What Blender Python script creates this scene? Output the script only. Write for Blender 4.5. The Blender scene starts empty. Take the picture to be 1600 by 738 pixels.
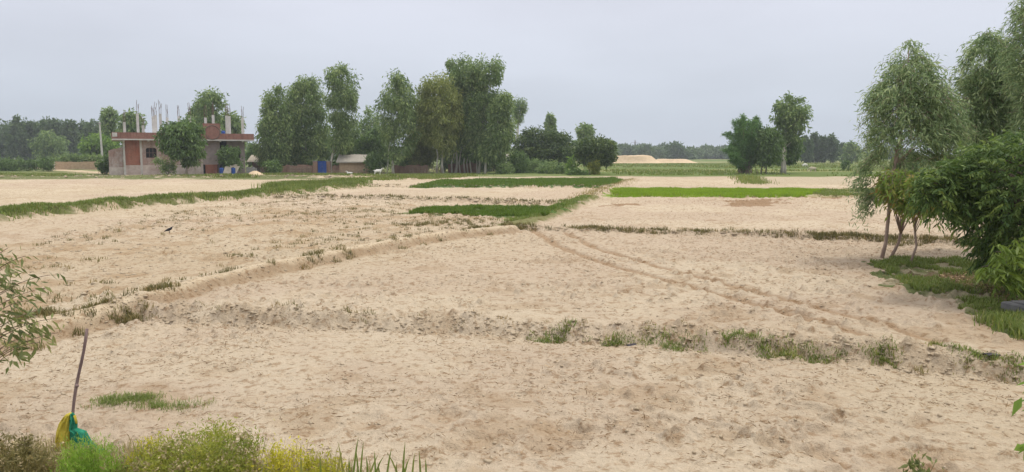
import bpy, math, random
import numpy as np
from mathutils import Vector

SC = bpy.context.scene
COL = SC.collection
rng = np.random.default_rng(11)
random.seed(5)

# ------------------------------------------------------------------ camera
F = 1232.0
H = 2.6
PITCH = math.atan((369 - 242) / F)
SP, CP = math.sin(PITCH), math.cos(PITCH)

def ray(u, v):
    a = (u - 800) / F
    b = -(v - 369) / F
    return np.array([a, CP + b * SP, -SP + b * CP])

def G(u, v, z=0.0):
    d = ray(u, v)
    t = (z - H) / d[2]
    return np.array([d[0] * t, d[1] * t, z])

def PY(u, v, Y):
    d = ray(u, v)
    t = Y / d[1]
    return np.array([d[0] * t, Y, H + d[2] * t])

cam = bpy.data.cameras.new('camera')
cam.lens = F / 1600 * 36
cam.sensor_width = 36
cam.clip_end = 6000
cam.clip_start = 0.05
cob = bpy.data.objects.new('camera', cam)
cob.location = (0, 0, H)
cob.rotation_euler = (math.pi / 2 - PITCH, 0, 0)
COL.objects.link(cob)
SC.camera = cob

# ------------------------------------------------------------------ helpers
def tag(o, label=None, cat=None, group=None, kind=None):
    if label: o['label'] = label
    if cat: o['category'] = cat
    if group: o['group'] = group
    if kind: o['kind'] = kind
    return o

def empty(name, loc, rz=0.0, label=None, cat=None, group=None):
    o = bpy.data.objects.new(name, None)
    o.empty_display_size = 0.2
    o.location = loc
    o.rotation_euler = (0, 0, rz)
    COL.objects.link(o)
    return tag(o, label, cat, group)

def mesh_np(name, V, quads=None, tris=None, mat=None, parent=None, attrs=None, smooth=False, loc=None):
    V = np.asarray(V, dtype=np.float32)
    nq = 0 if quads is None else len(quads)
    nt = 0 if tris is None else len(tris)
    me = bpy.data.meshes.new(name)
    me.vertices.add(len(V))
    me.vertices.foreach_set('co', V.ravel())
    idx = []
    if nq: idx.append(np.asarray(quads, dtype=np.int32).ravel())
    if nt: idx.append(np.asarray(tris, dtype=np.int32).ravel())
    idx = np.concatenate(idx)
    me.loops.add(len(idx))
    me.loops.foreach_set('vertex_index', idx)
    me.polygons.add(nq + nt)
    starts = np.concatenate([np.arange(nq) * 4, nq * 4 + np.arange(nt) * 3]).astype(np.int32)
    me.polygons.foreach_set('loop_start', starts)
    if smooth:
        me.polygons.foreach_set('use_smooth', np.ones(nq + nt, dtype=bool))
    me.update(calc_edges=True)
    me.validate()
    if attrs:
        for k, a in attrs.items():
            a = np.asarray(a, dtype=np.float32)
            if a.ndim == 1:
                at = me.attributes.new(k, 'FLOAT', 'POINT')
                at.data.foreach_set('value', a)
            else:
                at = me.attributes.new(k, 'FLOAT_COLOR', 'POINT')
                at.data.foreach_set('color', a.ravel())
    if mat: me.materials.append(mat)
    o = bpy.data.objects.new(name, me)
    COL.objects.link(o)
    if parent: o.parent = parent
    if loc is not None: o.location = loc
    return o

class MB:
    """collects boxes, tubes, lathes in one mesh"""
    def __init__(s): s.v = []; s.f = []
    def add(s, vs, fs):
        n = len(s.v); s.v += [tuple(map(float, p)) for p in vs]
        s.f += [tuple(i + n for i in f) for f in fs]
        return s
    def box(s, x0, y0, z0, x1, y1, z1, j=0.0):
        vs = [(x0,y0,z0),(x1,y0,z0),(x1,y1,z0),(x0,y1,z0),(x0,y0,z1),(x1,y0,z1),(x1,y1,z1),(x0,y1,z1)]
        if j: vs = [tuple(c + random.uniform(-j, j) for c in p) for p in vs]
        return s.add(vs, [(0,3,2,1),(4,5,6,7),(0,1,5,4),(1,2,6,5),(2,3,7,6),(3,0,4,7)])
    def tube(s, path, rad, n=8, cap=True):
        path = [Vector(p) for p in path]
        m = len(path)
        if not hasattr(rad, '__len__'): rad = [rad] * m
        vs = []; fs = []
        for i, p in enumerate(path):
            t = (path[min(i+1, m-1)] - path[max(i-1, 0)])
            t = t.normalized() if t.length > 1e-9 else Vector((0,0,1))
            a = t.orthogonal() if abs(t.z) < .9 else Vector((1,0,0)).cross(t)
            a.normalize(); b = t.cross(a)
            for k in range(n):
                q = 2*math.pi*k/n
                vs.append(p + (a*math.cos(q) + b*math.sin(q)) * rad[i])
        for i in range(m-1):
            for k in range(n):
                k2 = (k+1) % n
                fs.append((i*n+k, i*n+k2, (i+1)*n+k2, (i+1)*n+k))
        if cap:
            fs.append(tuple(range(n))[::-1]); fs.append(tuple((m-1)*n+k for k in range(n)))
        return s.add(vs, fs)
    def lathe(s, prof, c=(0,0,0), n=16):
        vs = []; fs = []
        m = len(prof)
        for r, z in prof:
            for k in range(n):
                q = 2*math.pi*k/n
                vs.append((c[0]+r*math.cos(q), c[1]+r*math.sin(q), c[2]+z))
        for i in range(m-1):
            for k in range(n):
                k2 = (k+1) % n
                fs.append((i*n+k, i*n+k2, (i+1)*n+k2, (i+1)*n+k))
        fs.append(tuple(range(n))[::-1]); fs.append(tuple((m-1)*n+k for k in range(n)))
        return s.add(vs, fs)
    def build(s, name, mat, parent=None, smooth=False, loc=None):
        me = bpy.data.meshes.new(name)
        me.from_pydata(s.v, [], s.f); me.update()
        if smooth:
            me.polygons.foreach_set('use_smooth', np.ones(len(me.polygons), dtype=bool))
        me.materials.append(mat)
        o = bpy.data.objects.new(name, me); COL.objects.link(o)
        if parent: o.parent = parent
        if loc is not None: o.location = loc
        return o

# ------------------------------------------------------------------ materials
def new_mat(name):
    m = bpy.data.materials.new(name); m.use_nodes = True
    nt = m.node_tree; b = nt.nodes['Principled BSDF']
    b.inputs['Roughness'].default_value = .9
    b.inputs['Specular IOR Level'].default_value = .2
    return m, nt, b

def mottled(name, c1, c2, scale=6.0, rough=.9, bump=.3, detail=6, dist=.02, stretch=(1,1,1), spec=.2, c3=None):
    m, nt, b = new_mat(name)
    tc = nt.nodes.new('ShaderNodeTexCoord'); mp = nt.nodes.new('ShaderNodeMapping')
    mp.inputs['Scale'].default_value = stretch
    nt.links.new(tc.outputs['Object'], mp.inputs[0])
    n = nt.nodes.new('ShaderNodeTexNoise'); n.inputs['Scale'].default_value = scale; n.inputs['Detail'].default_value = detail
    n.inputs['Roughness'].default_value = .65
    nt.links.new(mp.outputs[0], n.inputs['Vector'])
    r = nt.nodes.new('ShaderNodeValToRGB')
    r.color_ramp.elements[0].position = .32; r.color_ramp.elements[1].position = .68
    r.color_ramp.elements[0].color = (*c1, 1); r.color_ramp.elements[1].color = (*c2, 1)
    if c3:
        e = r.color_ramp.elements.new(.85); e.color = (*c3, 1)
    nt.links.new(n.outputs['Fac'], r.inputs[0]); nt.links.new(r.outputs[0], b.inputs['Base Color'])
    b.inputs['Roughness'].default_value = rough; b.inputs['Specular IOR Level'].default_value = spec
    if bump:
        bp = nt.nodes.new('ShaderNodeBump'); bp.inputs['Strength'].default_value = bump; bp.inputs['Distance'].default_value = dist
        nt.links.new(n.outputs['Fac'], bp.inputs['Height']); nt.links.new(bp.outputs[0], b.inputs['Normal'])
    return m

def leaf_mat(name, dark, mid, light, transl=.3, rough=.55, k=1.45):
    """colour runs dark-mid-light over the per-leaf 'tone' attribute (leaf age and kind)"""
    dark, mid, light = [(c[0]*k*1.1, c[1]*k, c[2]*k*.82) for c in (dark, mid, light)]
    transl = min(.5, transl+.12)
    m, nt, b = new_mat(name)
    at = nt.nodes.new('ShaderNodeAttribute'); at.attribute_name = 'tone'
    r = nt.nodes.new('ShaderNodeValToRGB')
    r.color_ramp.elements[0].color = (*dark, 1); r.color_ramp.elements[1].color = (*light, 1)
    e = r.color_ramp.elements.new(.5); e.color = (*mid, 1)
    nt.links.new(at.outputs['Fac'], r.inputs[0])
    nt.links.new(r.outputs[0], b.inputs['Base Color'])
    b.inputs['Roughness'].default_value = rough; b.inputs['Specular IOR Level'].default_value = .3
    t = nt.nodes.new('ShaderNodeBsdfTranslucent'); nt.links.new(r.outputs[0], t.inputs[0])
    mx = nt.nodes.new('ShaderNodeMixShader'); mx.inputs[0].default_value = transl
    nt.links.new(b.outputs[0], mx.inputs[1]); nt.links.new(t.outputs[0], mx.inputs[2])
    nt.links.new(mx.outputs[0], nt.nodes['Material Output'].inputs[0])
    return m

def brick_mat(name, c1, c2, mortar, patch=None, scale=1.0):
    m, nt, b = new_mat(name)
    tc = nt.nodes.new('ShaderNodeTexCoord')
    sep = nt.nodes.new('ShaderNodeSeparateXYZ'); nt.links.new(tc.outputs['Object'], sep.inputs[0])
    ad = nt.nodes.new('ShaderNodeMath'); ad.operation = 'ADD'
    nt.links.new(sep.outputs[0], ad.inputs[0]); nt.links.new(sep.outputs[1], ad.inputs[1])
    cb = nt.nodes.new('ShaderNodeCombineXYZ'); nt.links.new(ad.outputs[0], cb.inputs[0]); nt.links.new(sep.outputs[2], cb.inputs[1])
    br = nt.nodes.new('ShaderNodeTexBrick'); br.inputs['Scale'].default_value = scale
    br.inputs['Color1'].default_value = (*c1, 1); br.inputs['Color2'].default_value = (*c2, 1); br.inputs['Mortar'].default_value = (*mortar, 1)
    br.inputs['Brick Width'].default_value = .25; br.inputs['Row Height'].default_value = .085; br.inputs['Mortar Size'].default_value = .012
    nt.links.new(cb.outputs[0], br.inputs['Vector'])
    n = nt.nodes.new('ShaderNodeTexNoise'); n.inputs['Scale'].default_value = 1.3; n.inputs['Detail'].default_value = 7; n.inputs['Roughness'].default_value = .7
    nt.links.new(tc.outputs['Object'], n.inputs['Vector'])
    mr = nt.nodes.new('ShaderNodeMapRange'); mr.inputs[1].default_value = .42; mr.inputs[2].default_value = .62
    nt.links.new(n.outputs['Fac'], mr.inputs[0])
    mx = nt.nodes.new('ShaderNodeMix'); mx.data_type = 'RGBA'
    p = patch or mortar
    nt.links.new(mr.outputs[0], mx.inputs['Factor']); nt.links.new(br.outputs['Color'], mx.inputs['A']); mx.inputs['B'].default_value = (*p, 1)
    nt.links.new(mx.outputs['Result'], b.inputs['Base Color'])
    mp = nt.nodes.new('ShaderNodeMapping'); mp.inputs['Scale'].default_value = (1.6, 1.6, .35); nt.links.new(tc.outputs['Object'], mp.inputs[0])
    n2 = nt.nodes.new('ShaderNodeTexNoise'); n2.inputs['Scale'].default_value = 1.5; n2.inputs['Detail'].default_value = 6; n2.inputs['Roughness'].default_value = .7
    nt.links.new(mp.outputs[0], n2.inputs['Vector'])
    r2 = nt.nodes.new('ShaderNodeMapRange'); r2.inputs[1].default_value = .46; r2.inputs[2].default_value = .66; r2.inputs[4].default_value = .8
    nt.links.new(n2.outputs['Fac'], r2.inputs[0])
    m2 = nt.nodes.new('ShaderNodeMix'); m2.data_type = 'RGBA'; m2.blend_type = 'MULTIPLY'; m2.inputs['B'].default_value = (.58, .55, .54, 1)
    nt.links.new(r2.outputs[0], m2.inputs['Factor']); nt.links.new(mx.outputs['Result'], m2.inputs['A']); nt.links.new(m2.outputs['Result'], b.inputs['Base Color'])
    bp = nt.nodes.new('ShaderNodeBump'); bp.inputs['Strength'].default_value = .4; bp.inputs['Distance'].default_value = .01
    nt.links.new(br.outputs['Fac'], bp.inputs['Height']); bp.invert = True
    nt.links.new(bp.outputs[0], b.inputs['Normal'])
    return m

M = {}
M['euc'] = leaf_mat('eucalyptus_leaf', (.046,.082,.034), (.078,.124,.048), (.13,.178,.078), k=2.3)
M['euc_near'] = leaf_mat('grey_green_leaf', (.064,.105,.058), (.105,.155,.084), (.18,.235,.145), .3, .45, k=2.3)
M['euc_yellow'] = leaf_mat('yellow_green_leaf', (.08,.11,.035), (.12,.155,.05), (.17,.20,.075), k=2.0)
M['mango'] = leaf_mat('mango_leaf', (.022,.045,.016), (.042,.075,.024), (.085,.12,.04), .2, .4, k=1.9)
M['broad'] = leaf_mat('broad_leaf', (.035,.07,.022), (.06,.11,.035), (.10,.16,.055), .25, .45, k=1.9)
M['bamboo'] = leaf_mat('bamboo_leaf', (.035,.085,.025), (.055,.12,.035), (.09,.165,.05), .3, k=2.0)
M['bright'] = leaf_mat('bright_leaf', (.07,.14,.03), (.11,.20,.04), (.17,.27,.06), .35)
M['wood_leaf'] = leaf_mat('far_wood_leaf', (.032,.064,.03), (.05,.09,.038), (.08,.122,.052), .2, k=1.7)
M['litchi'] = leaf_mat('litchi_leaf', (.022,.048,.014), (.05,.088,.026), (.115,.165,.045), .22, .62, k=2.05)
M['shoot'] = leaf_mat('young_shoot_leaf', (.09,.16,.03), (.14,.22,.04), (.20,.29,.06), .35, .4, k=1.1)
M['red_leaf'] = leaf_mat('reddish_young_leaf', (.07,.12,.03), (.10,.155,.035), (.16,.125,.042), .3, .45, k=2.1)
M['sapling'] = leaf_mat('olive_leaf', (.055,.075,.03), (.10,.13,.05), (.17,.18,.08), .3, .45, k=1.7)
M['grass'] = leaf_mat('grass_blade', (.10,.13,.035), (.10,.155,.035), (.19,.20,.075), .3)
M['grass_dry'] = leaf_mat('dry_grass_blade', (.16,.14,.07), (.17,.17,.075), (.30,.25,.13), .25)
M['paddy'] = leaf_mat('paddy_blade', (.07,.125,.02), (.098,.172,.026), (.14,.22,.04), .35, k=1.15)
M['nursery'] = leaf_mat('rice_nursery_blade', (.15,.25,.02), (.19,.31,.022), (.24,.37,.035), .4, k=1.12)
M['weed'] = leaf_mat('weed_leaf', (.085,.085,.035), (.125,.12,.05), (.21,.165,.09), .25)
M['yellow_weed'] = leaf_mat('yellow_weed_leaf', (.22,.24,.03), (.34,.35,.04), (.47,.46,.065), .35, k=1.35)
M['fern'] = leaf_mat('feathery_leaf', (.10,.19,.03), (.15,.26,.04), (.22,.34,.06), .35, k=1.5)
M['herb'] = leaf_mat('herb_leaf', (.09,.13,.03), (.16,.20,.04), (.26,.28,.06), .35, k=1.6)
M['seed'] = leaf_mat('seed_head', (.30,.27,.17), (.42,.38,.25), (.55,.50,.36), .2, k=1.0)
M['straw'] = leaf_mat('straw_bits', (.17,.12,.075), (.28,.21,.13), (.46,.36,.23), .1, k=1.0)
M['bark'] = mottled('grey_bark', (.16,.13,.10), (.34,.30,.24), 5, stretch=(1,1,.25))
M['bark_pale'] = mottled('pale_bark', (.34,.31,.26), (.58,.54,.47), 4, stretch=(1,1,.25))
M['bark_brown'] = mottled('brown_bark', (.13,.085,.06), (.27,.19,.14), 9, stretch=(1,1,.3))
M['bark_pink'] = mottled('pinkish_bark', (.24,.17,.135), (.42,.32,.265), 9, stretch=(1,1,.3))
M['bark_dark'] = mottled('dark_bark', (.05,.04,.03), (.13,.10,.075), 7, stretch=(1,1,.3))
M['brick_red'] = brick_mat('red_brick', (.36,.12,.07), (.27,.085,.05), (.30,.22,.17), (.31,.12,.075))
M['brick_pink'] = brick_mat('weathered_brick', (.36,.20,.155), (.28,.15,.12), (.42,.36,.32), (.47,.40,.355))
M['brick_parapet'] = brick_mat('parapet_brick', (.30,.13,.09), (.24,.095,.065), (.30,.22,.18), (.27,.13,.10))
M['plaster'] = mottled('grey_plaster', (.22,.18,.165), (.34,.285,.26), 1.2, bump=.15)
M['plinth'] = mottled('stained_plinth', (.33,.25,.21), (.58,.51,.45), .9, bump=.2)
M['concrete'] = mottled('pale_concrete', (.42,.40,.37), (.60,.58,.54), 1.5, bump=.15)
M['concrete_grey'] = mottled('grey_concrete', (.22,.21,.20), (.36,.345,.325), 5, bump=.4)
M['block'] = mottled('dark_grey_concrete', (.11,.11,.115), (.20,.195,.19), 5, bump=.4)
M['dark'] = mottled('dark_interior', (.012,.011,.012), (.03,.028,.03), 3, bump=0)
M['rebar'] = mottled('rusty_steel', (.10,.06,.045), (.20,.14,.11), 9, rough=.7)
M['thatch'] = mottled('grey_thatch', (.25,.22,.18), (.48,.44,.37), 7, stretch=(3,1,1), bump=.6)
M['mud'] = mottled('mud_wall', (.33,.23,.14), (.46,.34,.22), 2.5, bump=.4)
M['mudbrick'] = brick_mat('old_brick', (.26,.145,.10), (.20,.11,.08), (.27,.20,.145), (.25,.165,.115))
M['blue'] = mottled('blue_paint', (.015,.055,.23), (.03,.09,.33), 3, rough=.5, bump=.1)
M['wood'] = mottled('weathered_wood', (.17,.125,.085), (.34,.27,.20), 6, stretch=(1,1,.2))
M['sand'] = mottled('sand', (.48,.36,.22), (.60,.46,.30), 1.2, bump=.5, dist=.1)
M['board'] = mottled('pale_board', (.42,.36,.28), (.60,.54,.44), 2.5, bump=.2)
M['stick'] = mottled('purple_brown_stick', (.11,.075,.07), (.24,.17,.155), 14, stretch=(1,1,.15), bump=.5, dist=.004)
M['white_fur'] = mottled('white_fur', (.55,.52,.46), (.75,.72,.66), 9, bump=.3)
M['tan_fur'] = mottled('tan_fur', (.42,.33,.23), (.62,.54,.43), 7, bump=.3)
M['black_feather'] = mottled('black_feather', (.008,.008,.010), (.02,.018,.022), 20, rough=.5, bump=.2)
M['rag'] = mottled('dark_rag', (.03,.027,.03), (.09,.08,.088), 14, bump=.5)

def cloth_mat(name, c1, c2):
    m = mottled(name, c1, c2, 22, rough=1, bump=.5, dist=.008, spec=.05)
    nt = m.node_tree
    # woven plastic mesh
    tc = nt.nodes.new('ShaderNodeTexCoord')
    w = nt.nodes.new('ShaderNodeTexWave'); w.inputs['Scale'].default_value = 90
    nt.links.new(tc.outputs['Object'], w.inputs['Vector'])
    b = nt.nodes['Principled BSDF']
    bp = nt.nodes.new('ShaderNodeBump'); bp.inputs['Strength'].default_value = .3; bp.inputs['Distance'].default_value = .003
    old = b.inputs['Normal'].links[0].from_socket
    nt.links.new(w.outputs['Fac'], bp.inputs['Height']); nt.links.new(old, bp.inputs['Normal']); nt.links.new(bp.outputs[0], b.inputs['Normal'])
    return m
M['yellow_cloth'] = cloth_mat('yellow_cloth', (.42,.33,.04), (.60,.50,.085))
M['green_cloth'] = cloth_mat('green_cloth', (.014,.15,.085), (.045,.24,.145))

# ------------------------------------------------------------------ noise
_tab = np.random.default_rng(3).random((256, 256))
def vnoise(x, y, s=0):
    x = np.asarray(x, float) + s * 17.31; y = np.asarray(y, float) + s * 9.77
    xi = np.floor(x).astype(np.int64); yi = np.floor(y).astype(np.int64)
    fx = x - xi; fy = y - yi
    fx = fx*fx*(3-2*fx); fy = fy*fy*(3-2*fy)
    a = _tab[xi & 255, yi & 255]; b = _tab[(xi+1) & 255, yi & 255]
    c = _tab[xi & 255, (yi+1) & 255]; d = _tab[(xi+1) & 255, (yi+1) & 255]
    return (a*(1-fx)+b*fx)*(1-fy) + (c*(1-fx)+d*fx)*fy
def fbm(x, y, sc, o=4, s=0):
    r = 0; a = .5; t = 0
    for i in range(o):
        r = r + a * vnoise(x/sc, y/sc, s+i*3); t += a; a *= .55; sc *= .5
    return r / t
def sstep(a, b, x):
    t = np.clip((x-a)/(b-a), 0, 1); return t*t*(3-2*t)

def poly(px, z=0.0): return np.array([G(u, v, z)[:2] for u, v in px])
def dseg(x, y, P):
    d = np.full(x.shape, 1e9)
    for i in range(len(P)-1):
        ax, ay = P[i]; bx, by = P[i+1]
        dx, dy = bx-ax, by-ay
        t = np.clip(((x-ax)*dx + (y-ay)*dy) / (dx*dx+dy*dy), 0, 1)
        d = np.minimum(d, np.hypot(x-ax-t*dx, y-ay-t*dy))
    return d
def inpoly(x, y, P):
    c = np.zeros(x.shape, bool); n = len(P)
    for i in range(n):
        x1, y1 = P[i]; x2, y2 = P[(i+1) % n]
        if y1 == y2: continue
        cond = ((y1 > y) != (y2 > y)) & (x < (x2-x1)*(y-y1)/(y2-y1)+x1)
        c ^= cond
    return c

# ------------------------------------------------------------------ field layout (crests of the earth bunds)
bA = poly([(195,474),(300,480),(480,488),(700,494),(850,503),(1000,511),(1200,524),(1400,545),(1600,562),(1800,582)], .18)
bB = poly([(-260,585),(-60,530),(60,498),(150,478),(250,452),(330,431),(420,413),(500,399),(600,380),(680,366),(740,358),(800,354)], .28)
bB2 = poly([(790,354),(850,338),(900,318),(940,300),(965,290),(985,281),(1010,276)], .18)
bC = poly([(800,354),(860,357),(1000,361),(1200,366),(1330,371),(1450,376),(1560,382),(1750,392)], .16)
bD = poly([(-200,358),(0,335),(200,318),(330,309),(430,301.5),(500,293),(560,288)], .22)
bE = poly([(430,305),(560,307),(700,311),(800,314),(890,316)], .25)
bF = poly([(560,287),(650,290),(800,290.7),(940,291),(975,287)], .22)
bG = poly([(925,305.5),(1000,305.5),(1150,306.5),(1300,306.5),(1450,305)], .16)
bI = poly([(-150,281),(0,279.5),(200,278),(420,277.5),(560,279),(640,281)])
BUNDS = [ # poly, width, height, clod amplitude
    (bA, .36, .145, .075), (bB, .36, .21, .012), (bB2, .6, .15, .03), (bC, .42, .11, .04),
    (bD, 1.5, .30, .02), (bE, .7, .16, .05), (bF, .6, .17, .04), (bG, .5, .09, .03), (bI, 1.2, .22, .05)]
track1 = poly([(832,360),(870,385),(930,407),(1010,430),(1100,455),(1200,482),(1280,505),(1345,524)], .08)
track2 = poly([(880,364),(930,388),(1000,408),(1080,430),(1170,455),(1260,478),(1370,506),(1470,536)], .08)
pits = [(950,663,.42,.14),(885,680,.5,.12),(1030,672,.35,.12),(1125,677,.42,.13),(1202,692,.3,.12),(1275,710,.3,.1),(1062,697,.25,.1),
        (900,676,.3,.1),(1450,660,.35,.12),(1432,688,.14,.08),(1350,676,.12,.07),(1440,705,.3,.1),(1525,635,.3,.08),(1370,712,.12,.06),
        (770,690,.45,.1),(580,668,.4,.12),(735,700,.5,.12),(860,700,.5,.1),(700,655,.4,.1),(1240,655,.3,.08),(1330,650,.25,.08)]
pits = [(G(u, v)[0], G(u, v)[1], a*.62, b*.55) for u, v, a, b in pits]

P_small = poly([(700,316.5),(880,320),(852,332.5),(622,325)], .33)
P_dark = poly([(640,289),(690,277.5),(962,275),(975,279),(940,290)], .30)
P_nurs = poly([(962,291.5),(1292,292),(1250,304.8),(950,304)], .27)
P_nurs2 = poly([(1292,292),(1420,292),(1420,304.5),(1250,304.8)], .25)
P_patch = poly([(1366,412),(1392,405),(1440,408),(1500,406),(1600,420),(1760,440),(1760,560),(1600,532),(1560,505),(1500,478),(1440,462),(1390,440)], .08)
P_litter = poly([(1470,430),(1540,426),(1700,440),(1700,500),(1600,488),(1545,468),(1490,448)], .08)
P_damp = [poly([(1135,322),(1150,316),(1190,314),(1225,313),(1222,320),(1212,326),(1160,327)]), poly([(945,323),(1000,322),(1005,324.5),(950,325)]),
          poly([(1215,310.5),(1330,311),(1320,313.5),(1225,312)])]
P_grayfield = poly([(1178,277.5),(1420,278),(1420,290.5),(1190,290.5)])
P_brownleft = poly([(-60,400),(0,390),(200,360),(420,330),(640,322),(760,345),(740,357),(420,412),(60,490),(0,500)])

def hgt(x, y, fine=True):
    x = np.asarray(x, float); y = np.asarray(y, float)
    z = (fbm(x, y, 6, 3, 1)-.5) * .10
    near = 1 - sstep(60, 140, y)
    yA = np.interp(x, bA[:, 0], bA[:, 1], left=-1e3)
    wob = (fbm(x, y, 1.1, 3, 40)-.5) * .5
    onB = np.interp(x, bB[:, 0], bB[:, 1])
    z = z + (.10 * sstep(-.3, .15, y - yA + wob*.7) * (x > bA[0, 0]) + .08*(x <= bA[0, 0])*sstep(-.5, .5, y-onB)) * (1 - .7*sstep(40, 85, y))
    zb = np.zeros(x.shape); zc = np.zeros(x.shape)
    for P, w, h, cl in BUNDS:
        jit = .35 if P is bB else .9
        d = dseg(x, y, P) + (fbm(x, y, .9, 3, 5)-.5) * w * jit
        k = 1 - sstep(.25*w, w, d)
        hh = h * (.75 + .5 * vnoise(x/1.3, y/1.3, 8)) if P is not bB else h*(.9+.2*vnoise(x/1.3, y/1.3, 8))
        zb = np.maximum(zb, k * hh)
        if fine:
            k2 = 1 - sstep(.6*w, 1.7*w, d)
            c = np.abs(fbm(x, y, .28, 3, 20)-.5) * 4
            zc = np.where(np.abs(k2*cl*(c-.6)) > np.abs(zc), k2*cl*(c-.6), zc)
    z = z + zb + zc
    if fine:
        near = near * (.25 + .75*sstep(.12, .5, dseg(x, y, bB)))
        z = z + (fbm(x, y, .35, 3, 30)-.5) * .05 * near + np.clip(fbm(x, y, .16, 2, 33)-.56, 0, 1)*.22*near*(.3+.9*sstep(.4,.62,fbm(x,y,3.0,2,34)))
        for T in (track1, track2):
            d = dseg(x, y, T)
            z = z - .035 * (1 - sstep(.08, .18, d)) + .018 * np.exp(-((d-.30)/.09)**2) * (.4 + vnoise(x*6, y*6, 3))
        for px_, py_, r, dp in pits:
            wx = x + (vnoise(x*7, y*7, 51)-.5)*.16; wy = y + (vnoise(x*7, y*7, 52)-.5)*.24
            q = np.hypot((wx-px_), (wy-py_)*1.1)/r
            z = z - dp * .6*(1 - sstep(.2, 1, q)) + dp*.35*np.exp(-((q-1.15)/.22)**2)
    # road embankment the photographer stands on
    z = z + 1.05 * (1 - sstep(2.6, 6.0, y)) 
    return z
def zat(x, y): return float(hgt(np.array([x]), np.array([y]))[0])
def zbase(x, y): return float(hgt(np.array([x]), np.array([y]), False)[0])

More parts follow.
